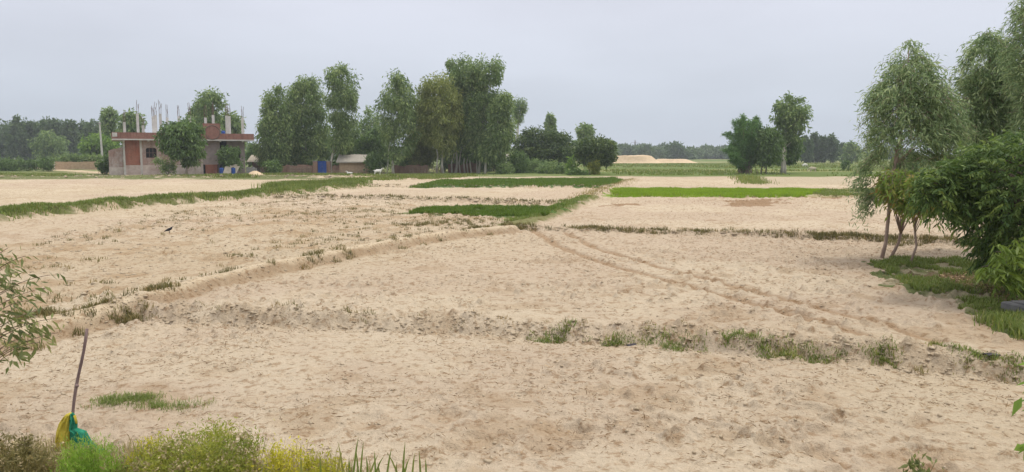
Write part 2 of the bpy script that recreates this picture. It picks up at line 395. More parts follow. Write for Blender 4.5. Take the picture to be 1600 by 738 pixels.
# ------------------------------------------------------------------ ground sheet (polar grid, fine in front)
def build_ground():
    ra = [0.4]
    while ra[-1] < 1450:
        r = ra[-1]
        px = .62 * r*r / (H*788)
        if r < 5: s = .12
        elif r < 14: s = max(.013, min(px, .045))
        elif r < 21: s = .05
        elif r < 45: s = .11
        elif r < 115: s = .28
        else: s = min(.28 + (r-115)*.03, 30)
        ra.append(r + s)
    ra = np.array(ra)
    fwd = np.linspace(-49, 49, 1080)
    back = np.linspace(49, 311, 60)[1:-1]
    th = np.radians(np.concatenate([fwd, back]))
    R, T = np.meshgrid(ra, th, indexing='ij')
    X = R*np.sin(T); Y = R*np.cos(T)
    x = X.ravel(); y = Y.ravel()
    Z = hgt(x, y)
    n, m = len(ra), len(th)
    # ---- surface colours: silt, grass sod, litter
    n1 = fbm(x, y, 4, 4, 61); n2 = fbm(x, y, .9, 3, 62); n3 = fbm(x, y, 14, 3, 63)
    silt = np.array([.448, .366, .257]); pink = np.array([.436, .348, .252]); pale = np.array([.51, .428, .31]); brown = np.array([.30, .205, .115])
    c = silt + (pink-silt)*sstep(.40, .62, n3)[:, None]
    c = c + (pale-c)*(.55*sstep(.5, .68, n1))[:, None]
    def over(col, k):
        nonlocal c
        c = c + (np.array(col)-c)*np.clip(k, 0, 1)[:, None]
    wx = x + (n2-.5)*1.2*np.clip(y/20, .5, 2); wy = y + (fbm(x, y, .9, 3, 66)-.5)*1.6*np.clip(y/20, .5, 2)
    # brown crumbs of turned earth
    over(brown, .36*sstep(.60, .70, n2)*sstep(.35, .6, fbm(x, y, 5, 2, 67)))
    over((.35,.255,.155), inpoly(wx, wy, P_brownleft)*(.35*sstep(.35, .6, n1)+.5*sstep(.5,.62,n2)))
    d = dseg(x, y, bB + np.array([.12,-.32])); over((.30,.21,.125), .75*(1-sstep(.08, .26, d+(n2-.5)*.3)))  # near face of the diagonal bund: crumbled brown soil with its shade painted in
    d = dseg(x, y, bB - np.array([.12,-.40])); over((.31,.22,.13), .5*(1-sstep(.05, .3, d+(n2-.5)*.3)))  # shade line along the far foot of that bund, painted into the soil colour
    for P, w, h, cl in BUNDS:
        d = dseg(x, y, P + (np.array([.1,-.3]) if P is bB else np.array([0,-.15])))
        k = 1 - sstep(.4*w, 1.6*w, d + (n2-.5)*w)
        over((.40,.31,.21), .45*k*sstep(.47, .58, fbm(x, y, .5, 3, 70)))
    d = dseg(wx, wy, bD); over((.12,.13,.045), .95*(1-sstep(.7, 1.25, d)))
    d = dseg(x+(n2-.5)*.4, y, bB2); over((.14,.15,.05), .85*(1-sstep(.3, .55, d))*(y < 46))
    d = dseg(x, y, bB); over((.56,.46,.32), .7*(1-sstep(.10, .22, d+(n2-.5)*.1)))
    for T_ in (track1, track2):
        d = dseg(x, y, T_); over((.31,.215,.13), .85*(1-sstep(.07, .2, d + (n2-.5)*.12)))
    for px_, py_, r, dp in pits:
        q = np.hypot((x-px_+(n2-.5)*.25), (y-py_+(vnoise(x*5,y*5,9)-.5)*.25)*1.2)/r
        over((.36,.265,.17), .5*(1-sstep(.5, 1.1, q)))
    for P in P_damp: over((.27,.18,.105), .95*inpoly(wx, wy, P))
    over((.40,.335,.235), .75*inpoly(wx, wy, P_grayfield))
    over((.06,.12,.025), inpoly(wx, wy, P_small)*.85); over((.05,.11,.025), inpoly(wx, wy, P_dark)*.9)
    over((.16,.25,.03), inpoly(wx, wy, P_nurs)*.95); over((.27,.26,.12), inpoly(wx, wy, P_nurs2)*.55)
    wx2 = x + (fbm(x, y, .6, 3, 71)-.5)*1.5; wy2 = y + (fbm(x, y, .6, 3, 72)-.5)*2.2
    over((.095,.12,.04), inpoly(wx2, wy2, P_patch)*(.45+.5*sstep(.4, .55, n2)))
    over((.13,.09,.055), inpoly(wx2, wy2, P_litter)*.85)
    # beyond the fields: pasture strips, paths, fallow bands
    far = sstep(91, 96, y + (n1-.5)*8)
    band = fbm(x/9, y, 11, 4, 80); band2 = fbm(x/14, y, 6, 3, 81)
    over((.125,.165,.05), far)
    over((.20,.21,.08), far*sstep(.48, .62, band))
    over((.36,.31,.19), far*sstep(.63, .69, band2)*.7)
    over((.11,.135,.045), sstep(81, 84, y + (n1-.5)*4)*(x < -18)*sstep(.30, .44, n1)*.9)
    over((.10,.16,.04), far*sstep(.55, .7, fbm(x/7, y, 16, 3, 83))*.7)
    # village yard and path
    yard = poly([(-40,276),(60,268),(160,264),(420,266),(560,271),(700,273),(560,277.5),(200,277),(-40,279)])
    over((.33,.27,.16), inpoly(wx, wy, yard)*.45*sstep(.42,.56,n1))
    path = poly([(60,262),(90,266),(130,268),(165,271),(230,274),(330,275.5),(420,276),(560,277)])
    over((.47,.37,.25), (1-sstep(1.2, 2.2, dseg(wx, wy, path)))*.95)
    path2 = poly([(40,267.5),(90,267),(170,266)])
    over((.47,.37,.25), (1-sstep(.8, 1.6, dseg(wx, wy, path2)))*.9)
    over((.16,.16,.06), (1-sstep(4.5, 6.2, y + (n2-.5)*1.6))*.8*(x < 1.0))
    col = np.concatenate([np.clip(c, .01, .9), np.ones((len(c), 1))], 1)
    V = np.stack([x, y, Z], 1)
    i = np.arange(n-1)[:, None]*m; j = np.arange(m)[None, :]; j2 = (j+1) % m
    q = np.stack([i+j, i+j2, i+m+j2, i+m+j], -1).reshape(-1, 4)[:, ::-1]
    # centre cap
    V = np.concatenate([V, [[0, 0, Z[:m].mean()]]]); col = np.concatenate([col, col[:1]])
    tr = np.stack([np.full(m, len(V)-1), (np.arange(m)+1) % m, np.arange(m)], -1)
    mat, nt, b = new_mat('field_soil')
    at = nt.nodes.new('ShaderNodeAttribute'); at.attribute_name = 'soil'
    tc = nt.nodes.new('ShaderNodeTexCoord')
    def noise(sc, det=4, ro=.6):
        t = nt.nodes.new('ShaderNodeTexNoise'); t.inputs['Scale'].default_value = sc; t.inputs['Detail'].default_value = det; t.inputs['Roughness'].default_value = ro
        nt.links.new(tc.outputs['Object'], t.inputs['Vector']); return t
    def mix(fac, A, B_, mode='MIX'):
        mx = nt.nodes.new('ShaderNodeMix'); mx.data_type = 'RGBA'; mx.blend_type = mode
        nt.links.new(fac, mx.inputs['Factor']); nt.links.new(A, mx.inputs['A'])
        if isinstance(B_, tuple): mx.inputs['B'].default_value = (*B_, 1)
        else: nt.links.new(B_, mx.inputs['B'])
        return mx.outputs['Result']
    def mr(sock, a, b_, c_=0., d_=1.):
        r = nt.nodes.new('ShaderNodeMapRange'); r.inputs[1].default_value = a; r.inputs[2].default_value = b_; r.inputs[3].default_value = c_; r.inputs[4].default_value = d_
        nt.links.new(sock, r.inputs[0]); return r.outputs[0]
    nf = noise(7, 6, .75); ng = noise(1.9, 5, .7); nh = noise(24, 4, .7)
    k = mr(nf.outputs['Fac'], .52, .62, 0, .9)
    cc = mix(k, at.outputs['Color'], (.62,.53,.44), 'MULTIPLY')
    k2 = mr(ng.outputs['Fac'], .5, .68, 0, .4)
    cc = mix(k2, cc, (.80,.72,.62), 'MULTIPLY')
    k3 = mr(nh.outputs['Fac'], .5, .68, 0, .7)
    cc = mix(k3, cc, (1.2,1.2,1.2), 'MULTIPLY')
    nt.links.new(cc, b.inputs['Base Color'])
    b.inputs['Roughness'].default_value = 1; b.inputs['Specular IOR Level'].default_value = .05
    bp = nt.nodes.new('ShaderNodeBump'); bp.inputs['Strength'].default_value = 1; bp.inputs['Distance'].default_value = .06
    nt.links.new(nf.outputs['Fac'], bp.inputs['Height'])
    bp2 = nt.nodes.new('ShaderNodeBump'); bp2.inputs['Strength'].default_value = .8; bp2.inputs['Distance'].default_value = .02
    nt.links.new(nh.outputs['Fac'], bp2.inputs['Height']); nt.links.new(bp.outputs[0], bp2.inputs['Normal'])
    nt.links.new(bp2.outputs[0], b.inputs['Normal'])
    o = mesh_np('ground', V, q, tr, mat, attrs={'soil': col}, smooth=True)
    tag(o, 'dry pale silt fields divided by low earth bunds', 'ground', kind='structure')
build_ground()

# ------------------------------------------------------------------ leaf clouds
def unit(a): return a / np.maximum(np.linalg.norm(a, axis=1, keepdims=True), 1e-9)
def leaf_arrays(C, D, L, W, roll=None, fold=.25, curl=.0):
    """rhombic folded leaves: C base points, D directions"""
    n = len(C); D = unit(D)
    ref = rng.normal(size=(n, 3)); S = unit(np.cross(D, ref)); N = np.cross(S, D)
    L = np.broadcast_to(L, (n,))[:, None]; W = np.broadcast_to(W, (n,))[:, None]
    mid = C + D*L*.45
    p0 = C; p1 = mid + S*W*.5 + N*W*fold; p2 = C + D*L - np.array([0, 0, 1])*L*curl; p3 = mid - S*W*.5 + N*W*fold
    V = np.stack([p0, p1, p2, p3], 1).reshape(-1, 3)
    b = np.arange(n)[:, None]*4
    tris = np.concatenate([b + np.array([[0, 1, 2]]), b + np.array([[0, 2, 3]])])
    return V, tris
def leaves_obj(name, C, D, L, W, tone, mat, parent=None, fold=.25, curl=0., loc=None):
    V, t = leaf_arrays(C, D, L, W, fold=fold, curl=curl)
    return mesh_np(name, V, None, t, mat, parent, {'tone': np.repeat(np.clip(tone, 0, 1), 4)}, loc=loc)

def crown_pts(ol, Y, n, df=1.0, p=1.6, shell=.45, inset=0.0):
    z = []; l = []; r = []
    for v, a, b in ol:
        A = PY(a, v, Y); B = PY(b, v, Y); z.append(A[2]); l.append(A[0]); r.append(B[0])
    z = np.array(z)[::-1]; l = np.array(l)[::-1]; r = np.array(r)[::-1]
    if inset:
        hw = (r-l)/2; nw = np.maximum(hw-inset, hw*.3); cc = (l+r)/2; l, r = cc-nw, cc+nw
        z = z.copy(); z[-1] -= min(inset*.8, (z[-1]-z[-2])*.9)
    zz = np.linspace(z[0], z[-1], 200)
    w = np.interp(zz, z, r-l); cdf = np.cumsum(np.maximum(w, .01)**p); cdf /= cdf[-1]
    zs = np.interp(rng.random(n), cdf, zz)
    hl = np.interp(zs, z, r-l)/2; cx = np.interp(zs, z, (r+l)/2)
    a = rng.random(n)*2*math.pi; rho = rng.random(n)**shell
    return np.stack([cx + hl*rho*np.cos(a), Y + hl*df*rho*np.sin(a), zs], 1), hl, (z, (r+l)/2, (r-l)/2)

def make_tree(name, label, cat, Y, ub, ol, leafmat, barkmat, nc=90, lpc=70, L=.5, W=.16, rc=.8, droop=.5, trunk_r=.16,
              stems=None, df=.9, group=None, zgrow=1.15, elong=1.0, shell=.45, branches=26, tonevar=.28, part='crown', stem_part='trunk', vb=None, base_spread=0, extra=None, stemtop=.82):
    bx = PY(ub, 250, Y)[0]; bz = zbase(bx, Y) - .03
    base = np.array([bx, Y, bz])
    root = empty(name, base, 0, label, cat, group)
    C, hl, (cz, cm, ch) = crown_pts(ol, Y, nc, df, shell=shell, inset=rc*(.14 if rc < 1.05 else .45))
    if extra is not None:
        C2, hl2, _ = crown_pts(extra[0], Y, extra[1], df); C = np.concatenate([C, C2]); hl = np.concatenate([hl, hl2])
    C = C - base
    rcs = rc * (.5 + 1.0*rng.random(len(C)))
    rcs = np.minimum(rcs, hl*.75 + .12*rc)
    ct = .45 + rng.normal(size=len(C))*tonevar*.6
    k = np.repeat(np.arange(len(C)), lpc)
    off = unit(rng.normal(size=(len(k), 3))) * (rng.random(len(k))**.45)[:, None]
    off[:, 2] *= elong
    pts = C[k] + off*rcs[k][:, None]
    D = off*1.0 + rng.normal(size=off.shape)*.55 + np.array([0, 0, -droop*1.6])
    s = .65 + .7*rng.random(len(k))
    tone = ct[k] + rng.normal(size=len(k))*tonevar
    leaves_obj(part, pts, D, L*s, W*s, tone, leafmat, root, curl=.12)
    # stems and limbs
    mb = MB()
    stems = stems or [(0, 0, 1.0)]
    ztop = cz[-1] - bz
    paths = []
    for du, lean, rs in stems:
        x0 = du * Y / F
        pth = []; N = 9
        for i in range(N+1):
            t = i/N*stemtop
            zz = t*ztop
            cxx = np.interp(zz + bz, cz, cm) - bx
            kf = sstep(0, .75, t)
            pth.append((x0*(1-kf*.6) + cxx*kf*(.8) + lean*math.sin(t*3)*Y/F + random.uniform(-1, 1)*.012*ztop*(i > 0),
                        random.uniform(-1, 1)*.012*ztop*(i > 0), zz))
        rad = [trunk_r*rs*(1.25 if i == 0 else 1)*(1-.85*i/N) for i in range(N+1)]
        mb.tube(pth, rad, 8); paths.append((np.array(pth), rad))
    order = rng.permutation(len(C))[:branches]
    for ci in order:
        c = C[ci]
        P_, rad = paths[rng.integers(len(paths))]
        hd = math.hypot(c[0]-P_[4][0], c[1])
        z0 = np.clip(c[2] - hd*(.5 + .6*rng.random()) - .2, .18*ztop, P_[-1][2]*.95)
        i = np.interp(z0, P_[:, 2], np.arange(len(P_)))
        st = np.array([np.interp(z0, P_[:, 2], P_[:, k_]) for k_ in range(3)])
        r0 = np.interp(i, np.arange(len(rad)), rad)*.5
        md = st*.5 + c*.5; md[2] += .12*np.linalg.norm(c-st)
        mb.tube([st, st*.6+md*.4, md, md*.45+c*.55, c], [r0, r0*.8, r0*.6, r0*.45, r0*.25], 5)
    mb.build(stem_part, barkmat, root, smooth=True)
    return root

# ------------------------------------------------------------------ sky and light
w = bpy.data.worlds.new('World'); SC.world = w; w.use_nodes = True
nt = w.node_tree; bg = nt.nodes['Background']
SUN_EL, SUN_AZ = math.radians(64), math.radians(60)      # azimuth measured clockwise from +Y
sky = nt.nodes.new('ShaderNodeTexSky'); sky.sky_type = 'NISHITA'; sky.sun_disc = False
sky.sun_elevation = SUN_EL; sky.sun_rotation = SUN_AZ; sky.dust_density = 4; sky.air_density = 1.2
tc = nt.nodes.new('ShaderNodeTexCoord'); sep = nt.nodes.new('ShaderNodeSeparateXYZ')
nt.links.new(tc.outputs['Generated'], sep.inputs[0])
rp = nt.nodes.new('ShaderNodeValToRGB')     # overcast veil: brighter towards the zenith
els = rp.color_ramp.elements
els[0].position = 0; els[0].color = (.54, .595, .675, 1)
els[1].position = 1; els[1].color = (1.5, 1.5, 1.56, 1)
for p_, c_ in ((.05, (.545, .597, .677)), (.20, (.645, .665, .75)), (.45, (1.15, 1.16, 1.23))):
    e = els.new(p_); e.color = (*c_, 1)
nt.links.new(sep.outputs[2], rp.inputs[0])
# soft uneven cloud
nz = nt.nodes.new('ShaderNodeTexNoise'); nz.inputs['Scale'].default_value = 1.6; nz.inputs['Detail'].default_value = 4
mp = nt.nodes.new('ShaderNodeMapping'); mp.inputs['Scale'].default_value = (1, 1, 4)
nt.links.new(tc.outputs['Generated'], mp.inputs[0]); nt.links.new(mp.outputs[0], nz.inputs['Vector'])
mr_ = nt.nodes.new('ShaderNodeMapRange'); mr_.inputs[1].default_value = .3; mr_.inputs[2].default_value = .7; mr_.inputs[3].default_value = 8.9; mr_.inputs[4].default_value = 11.1
nt.links.new(nz.outputs['Fac'], mr_.inputs[0])
vm = nt.nodes.new('ShaderNodeVectorMath'); vm.operation = 'SCALE'
nt.links.new(rp.outputs[0], vm.inputs[0]); nt.links.new(mr_.outputs[0], vm.inputs['Scale'])
mx = nt.nodes.new('ShaderNodeMix'); mx.data_type = 'RGBA'; mx.inputs['Factor'].default_value = .93
nt.links.new(sky.outputs[0], mx.inputs['A']); nt.links.new(vm.outputs[0], mx.inputs['B'])
nt.links.new(mx.outputs['Result'], bg.inputs[0]); bg.inputs[1].default_value = .1

sl = bpy.data.lights.new('sun', 'SUN'); sl.energy = 1.9; sl.angle = math.radians(14); sl.color = (1, .95, .86)
so = bpy.data.objects.new('sun', sl); COL.objects.link(so)
sd = Vector((math.sin(SUN_AZ)*math.cos(SUN_EL), math.cos(SUN_AZ)*math.cos(SUN_EL), math.sin(SUN_EL)))
so.rotation_euler = (-sd).to_track_quat('-Z', 'Y').to_euler(); so.location = (0, 0, 60)

# ------------------------------------------------------------------ haze
hm = bpy.data.materials.new('haze'); hm.use_nodes = True
hn = hm.node_tree; hn.nodes.remove(hn.nodes['Principled BSDF'])
pv = hn.nodes.new('ShaderNodeVolumePrincipled'); pv.inputs['Color'].default_value = (.86, .90, .97, 1); pv.inputs['Density'].default_value = .00042
hn.links.new(pv.outputs[0], hn.nodes['Material Output'].inputs['Volume'])
hz = MB().box(-1550, -1550, -2.0, 1550, 1550, 18.0).build('haze', hm)
tag(hz, 'thin pale haze over the fields', 'haze', kind='stuff')

SC.view_settings.view_transform = 'Standard'; SC.view_settings.look = 'None'
SC.view_settings.exposure = 0.16; SC.view_settings.gamma = 1.0; SC.view_settings.use_curve_mapping = False
SC.render.engine = 'CYCLES'
SC.cycles.max_bounces = 6; SC.cycles.transparent_max_bounces = 8

# ------------------------------------------------------------------ trees by the village (far)
EU = dict(leafmat=M['euc'], barkmat=M['bark_pale'], L=.42, W=.14, rc=.78, tonevar=.36, droop=.6, trunk_r=.17, elong=1.25)
def euc(label, Y, ub, ol, **k):
    a = dict(EU); a.update(k)
    return make_tree('eucalyptus_tree', label, 'tree', Y, ub, ol, a.pop('leafmat'), a.pop('barkmat'), group='tall trees around the village', **a)
euc('slender tall tree closest to the unfinished brick house, forked pale trunk', 112, 447, [(135,426,438),(150,414,448),(175,409,455),(205,404,460),(235,406,458),(262,410,452)], nc=185, lpc=85, stems=[(0,0,1),(-8,0,.6)])
euc('broad tall tree behind the brush fence, second from the house', 115, 478, [(117,462,484),(130,452,496),(150,450,505),(185,446,508),(220,448,512),(255,455,508)], nc=190, lpc=90)
euc('tallest pale-trunked tree beside the blue gate', 109, 517, [(104,528,544),(114,513,552),(130,509,558),(150,511,559),(175,516,556),(200,518,554),(230,516,550)], nc=105, lpc=85, stems=[(0,3,1)], rc=.85)
make_tree('bushy_tree', 'dense dark low tree filling the gap behind the brush fence', 'tree', 120, 470, [(195,425,500),(215,405,520),(240,404,545),(262,415,545)], M['broad'], M['bark_dark'], nc=120, lpc=80, L=.45, W=.2, rc=.95, trunk_r=.2, group='tall trees around the village')
make_tree('bushy_tree', 'dark shaggy tree between the blue gate and the thatched hut', 'tree', 117, 540, [(185,540,554),(205,532,562),(235,528,566),(258,530,560)], M['euc'], M['bark'], nc=60, lpc=80, L=.45, W=.18, rc=.8, trunk_r=.14, group='tall trees around the village')
euc('thin distant tree rising above the thatched hut', 150, 579, [(168,575,585),(180,567,591),(200,563,596),(225,562,598),(245,562,600)], nc=60, lpc=60, L=.55, W=.2, rc=1.0)
make_tree('bushy_tree', 'low dark-green tree just right of the thatched hut', 'tree', 116, 588, [(203,572,598),(218,560,606),(238,558,610),(258,568,608)], M['broad'], M['bark_dark'], nc=80, lpc=80, L=.42, W=.2, rc=.85, trunk_r=.15, group='tall trees around the village')
euc('narrow tall tree with a bare lower trunk, near the two white goats', 107, 614, [(114,618,632),(122,602,642),(140,594,648),(165,590,656),(190,594,652),(215,596,648),(245,600,642)], nc=110, lpc=80, stems=[(0,0,1),(-10,0,.35)], rc=.85)
make_tree('bushy_tree', 'yellow-green low tree at the foot of the big clump', 'tree', 113, 655, [(155,648,664),(180,640,680),(210,634,688),(240,634,684),(258,640,676)], M['euc_yellow'], M['bark'], nc=110, lpc=80, L=.45, W=.17, rc=.85, trunk_r=.13, droop=.5, group='tall trees around the village')
euc('yellowish broad tree on the left shoulder of the big clump', 109, 692, [(119,668,696),(128,660,708),(150,656,718),(185,655,722),(215,660,720),(238,676,708)], leafmat=M['euc_yellow'], nc=185, lpc=85, stems=[(0,0,1),(-10,0,.7)])
euc('tallest broad-topped tree in the middle of the big clump', 112, 712, [(94,704,742),(102,694,752),(125,690,762),(160,690,765),(200,690,762),(228,698,752)], nc=260, lpc=90, stems=[(0,0,1),(-6,0,.6),(7,0,.6),(14,0,.6),(19,0,.5),(24,0,.55),(33,0,.5)])
euc('tall tree on the right shoulder of the big clump', 110.5, 748, [(97,745,778),(106,735,786),(130,735,785),(150,735,782),(180,728,786),(215,724,790),(242,730,786)], nc=160, lpc=85)
euc('leaning tree at the right-hand end of the big clump', 108, 758, [(148,782,796),(160,772,800),(180,768,801),(205,762,802),(222,758,798),(242,750,788)], nc=140, lpc=85, stems=[(0,0,1)], rc=.8)
euc('small tufted crown on a thick bare whitish trunk beyond the big clump', 165, 808, [(154,804,818),(162,800,822),(172,799,821),(184,803,818),(192,805,815)], barkmat=M['concrete'], trunk_r=.62, nc=40, lpc=60, rc=.8, branches=6, stemtop=.9)
make_tree('mango_tree', 'large round dark mango tree with foliage almost to the ground', 'tree', 124, 848, [(201,832,864),(207,815,884),(220,804,894),(240,798,898),(254,802,894),(262,815,880)], M['mango'], M['bark_dark'], nc=230, lpc=90, L=.42, W=.16, rc=.9, droop=.4, trunk_r=.3, stems=[(0,0,1),(-12,0,.6),(10,0,.6)], elong=.8, stemtop=.7, shell=.35)
make_tree('mango_tree', 'smaller round-headed mango tree on forked pale stems', 'tree', 104, 926, [(217,914,944),(223,906,955),(235,902,960),(246,906,959),(254,914,952)], M['mango'], M['bark'], nc=120, lpc=85, L=.38, W=.14, rc=.75, droop=.4, trunk_r=.12, stems=[(0,0,1),(-5,-1,.8),(5,1,.9),(10,2,.6)], elong=.8, stemtop=.6, shell=.35)
make_tree('bushy_tree', 'dark undergrowth tree behind the pale stems of the big clump', 'tree', 121, 728, [(205,700,765),(220,685,780),(245,682,790),(266,688,786)], M['mango'], M['bark_dark'], nc=150, lpc=80, L=.42, W=.18, rc=.85, trunk_r=.15, group='tall trees around the village')
B = dict(group='distant single trees on the plain')
def dist(label, Y, ub, ol, mat='euc', nc=45, **k):
    a = dict(L=.75, W=.3, rc=1.1, droop=.4, trunk_r=.2, branches=10, lpc=50); a.update(k)
    make_tree('distant_tree', label, 'tree', Y, ub, ol, M[mat], M['bark'], nc=nc, group='distant single trees on the plain', **a)
dist('thin distant tree poking up behind the large mango', 185, 860, [(176,856,864),(184,851,867),(196,852,869),(212,855,867),(235,856,866)])
dist('tall two-lobed distant tree behind the smaller mango', 170, 913, [(194,905,924),(202,901,929),(212,904,926),(225,904,917),(245,903,917)])
dist('faint distant tree peeping over the right edge of the smaller mango', 215, 953, [(217,949,957),(226,945,962),(240,942,965),(247,944,962)])
dist('faint distant tree in the gap between the two mangoes', 215, 898, [(218,893,902),(228,890,906),(246,890,906)])
dist('tall loose tree left of the brick house roof, next to the utility pole', 172, 168, [(169,161,176),(176,155,180),(186,156,183),(200,160,184),(225,158,186)], nc=55)
dist('rounded tree standing behind the left end of the flat roof', 150, 206, [(172,198,213),(178,190,220),(190,189,223),(205,190,222),(230,192,222)], nc=60)
dist('tall airy tree rising behind the middle of the flat roof', 138, 327, [(139,322,336),(147,313,344),(160,307,351),(172,304,348),(185,302,344),(215,306,344)], nc=85, L=.6, W=.22, rc=.95)
dist('low tree behind the roof columns, left of the tallest one there', 150, 303, [(164,298,308),(176,294,314),(195,292,318),(225,292,318)], nc=45)
dist('dark tree behind the right end of the flat roof', 146, 364, [(177,352,372),(188,344,379),(205,346,380),(230,348,382)], nc=60)
dist('low green tree filling the gap between the house and the brush fence', 135, 398, [(222,388,404),(235,384,412),(255,384,414)], mat='broad', nc=35, L=.5, W=.22)
make_tree('broadleaf_tree', 'dark leafy tree growing in front of the brick house', 'tree', 96.5, 291, [(188,274,300),(196,256,312),(208,249,316),(222,251,319),(236,264,319),(248,276,314),(255,284,304)], M['broad'], M['bark'], nc=85, lpc=75, L=.42, W=.2, rc=.62, droop=.55, trunk_r=.14, shell=.38)
make_tree('shrub', 'light-green bushy shrub against the house porch', 'shrub', 105.2, 358, [(229,350,366),(237,344,374),(250,342,377),(262,347,374)], M['broad'], M['bark_brown'], nc=50, lpc=70, L=.3, W=.14, rc=.5, droop=.3, trunk_r=.06, part='foliage', stem_part='stem', branches=12)
make_tree('shrub', 'sprawling twiggy shrub below the arched window of the brick house', 'shrub', 97.5, 262, [(246,240,262),(252,238,272),(260,246,276),(270,252,272)], M['euc'], M['bark_brown'], nc=24, lpc=50, L=.25, W=.1, rc=.45, droop=.2, trunk_r=.05, part='foliage', stem_part='stem', branches=12)
# far left wood, trees one can tell apart
WL = [
 ('far-left wooded edge tree, broad and dark, cut by the photo border', 250, 4, [(190,-8,14),(200,-18,26),(220,-20,30),(246,-20,28)]),
 ('dark pointed tree, the tallest spire of the far-left wood', 245, 27, [(179,23,30),(190,18,36),(210,14,42),(246,14,42)]),
 ('broad dark tree right of the pointed spire in the far wood', 252, 50, [(186,42,58),(195,34,66),(215,32,68),(246,32,68)]),
 ('dark tree with a bent flat top in the far-left wood', 248, 70, [(184,62,76),(192,58,84),(215,56,86),(246,56,86)]),
 ('loose-topped dark tree in the middle of the far-left wood', 250, 90, [(184,82,98),(194,76,102),(215,74,106),(246,74,106)]),
 ('dark tree with a leaning tuft on top near the middle of the far wood', 246, 108, [(183,101,112),(191,98,116),(215,94,122),(246,94,122)]),
 ('rounded dark tree towards the right end of the far-left wood', 252, 128, [(190,120,136),(200,112,142),(220,110,146),(246,110,146)]),
 ('dark tree ending the far-left wood just left of the utility pole', 240, 147, [(187,140,156),(198,132,162),(220,130,166),(246,130,166)]),
]
for lb, Y, ub, ol in WL:
    make_tree('woodland_tree', lb, 'tree', Y, ub, ol, M['wood_leaf'], M['bark_dark'], nc=80, lpc=55, L=1.0, W=.42, rc=1.7, droop=.3, trunk_r=.3, group='trees of the far-left wood', branches=8)
make_tree('woodland_tree', 'paler loose tree standing in front of the far-left wood', 'tree', 205, 76, [(204,66,86),(215,56,96),(230,52,102),(246,56,98)], M['euc'], M['bark'], nc=60, lpc=55, L=.8, W=.32, rc=1.3, trunk_r=.2, group='trees of the far-left wood', branches=8)
make_tree('woodland_tree', 'bright green rounded tree just behind the utility pole', 'tree', 165, 150, [(208,142,160),(218,134,174),(232,126,182),(246,124,178)], M['bright'], M['bark'], nc=80, lpc=60, L=.6, W=.28, rc=1.1, trunk_r=.2, group='trees of the far-left wood', branches=8)

# right middle group
def bamboo():
    Y = 106
    bx = PY(1166, 250, Y)[0]; base = np.array([bx, Y, zbase(bx, Y)])
    root = empty('bamboo_clump', base, 0, 'dense bamboo clump with feathery arching tips in mid-field', 'bamboo')
    tips = [(1147,179),(1156,184),(1168,187),(1184,180),(1188,186),(1140,205),(1130,228),(1134,236),(1150,200),(1162,196),(1175,205),(1180,215),(1186,196),
            (1143,222),(1152,214),(1165,210),(1174,222),(1138,244),(1150,240),(1168,236),(1182,240),(1160,225),(1145,232),(1177,190),(1150,185)]
    mb = MB(); P = []; D = []
    for i, (u, v) in enumerate(tips*2):
        u += rng.normal()*2.0; v += abs(rng.normal())*3
        tip = PY(u, v, Y) - base; tip[1] = rng.normal()*1.4
        b0 = np.array([rng.normal()*.45, rng.normal()*.4, 0])
        m1 = np.array([b0[0] + (tip[0]-b0[0])*.18, tip[1]*.3, tip[2]*.55]); m2 = np.array([b0[0] + (tip[0]-b0[0])*.5, tip[1]*.7, tip[2]*.9])
        T = np.linspace(0, 1, 12)[:, None]
        pth = (1-T)**3*b0 + 3*(1-T)**2*T*m1 + 3*(1-T)*T**2*m2 + T**3*tip
        mb.tube(pth, list(np.linspace(.045, .012, 12)), 5)
        for t in range(420):
            q = .32 + .68*rng.random()**.8
            k = q*11; k0 = int(min(k, 10)); p = pth[k0]*(1-k+k0) + pth[k0+1]*(k-k0)
            sp = (.46*(1-q*.72))
            P.append(p + rng.normal(size=3)*sp*np.array([1, 1, .7]) + np.array([0, 0, -.15])); D.append(rng.normal(size=3)*.6 + (tip-b0)/np.linalg.norm(tip-b0)*.4 + np.array([0, 0, -.5]))
    mb.build('culm', M['bark_brown'], root)
    n = len(P)
    leaves_obj('foliage', np.array(P), np.array(D), .38*(.6+.8*rng.random(n)), .09, .45+rng.normal(size=n)*.3, M['bamboo'], root)
bamboo()
make_tree('mid_field_tree', 'dark bushy tree on thin forked trunks right of the bamboo', 'tree', 105, 1193, [(199,1199,1210),(206,1186,1216),(222,1178,1220),(240,1178,1220),(253,1184,1214)], M['broad'], M['bark_dark'], nc=90, lpc=80, L=.4, W=.17, rc=.75, trunk_r=.1, stems=[(-3,0,1),(4,0,1)], df=.8)
make_tree('mid_field_tree', 'tall airy tree with a pale split trunk, right of the bamboo', 'tree', 108, 1222, [(147,1231,1247),(155,1224,1254),(166,1214,1257),(176,1205,1262),(190,1210,1257),(204,1213,1253),(220,1206,1250)], M['euc'], M['bark_pale'], nc=80, lpc=75, L=.42, W=.17, rc=.72, trunk_r=.26, droop=.4, stems=[(0,0,1),(5,0,.7)], branches=40)
make_tree('mid_field_tree', 'low dark bushy tree around the foot of the tall airy tree', 'tree', 110, 1226, [(208,1214,1240),(222,1202,1250),(240,1200,1252),(252,1206,1244)], M['broad'], M['bark_dark'], nc=80, lpc=75, L=.4, W=.17, rc=.8, trunk_r=.12)
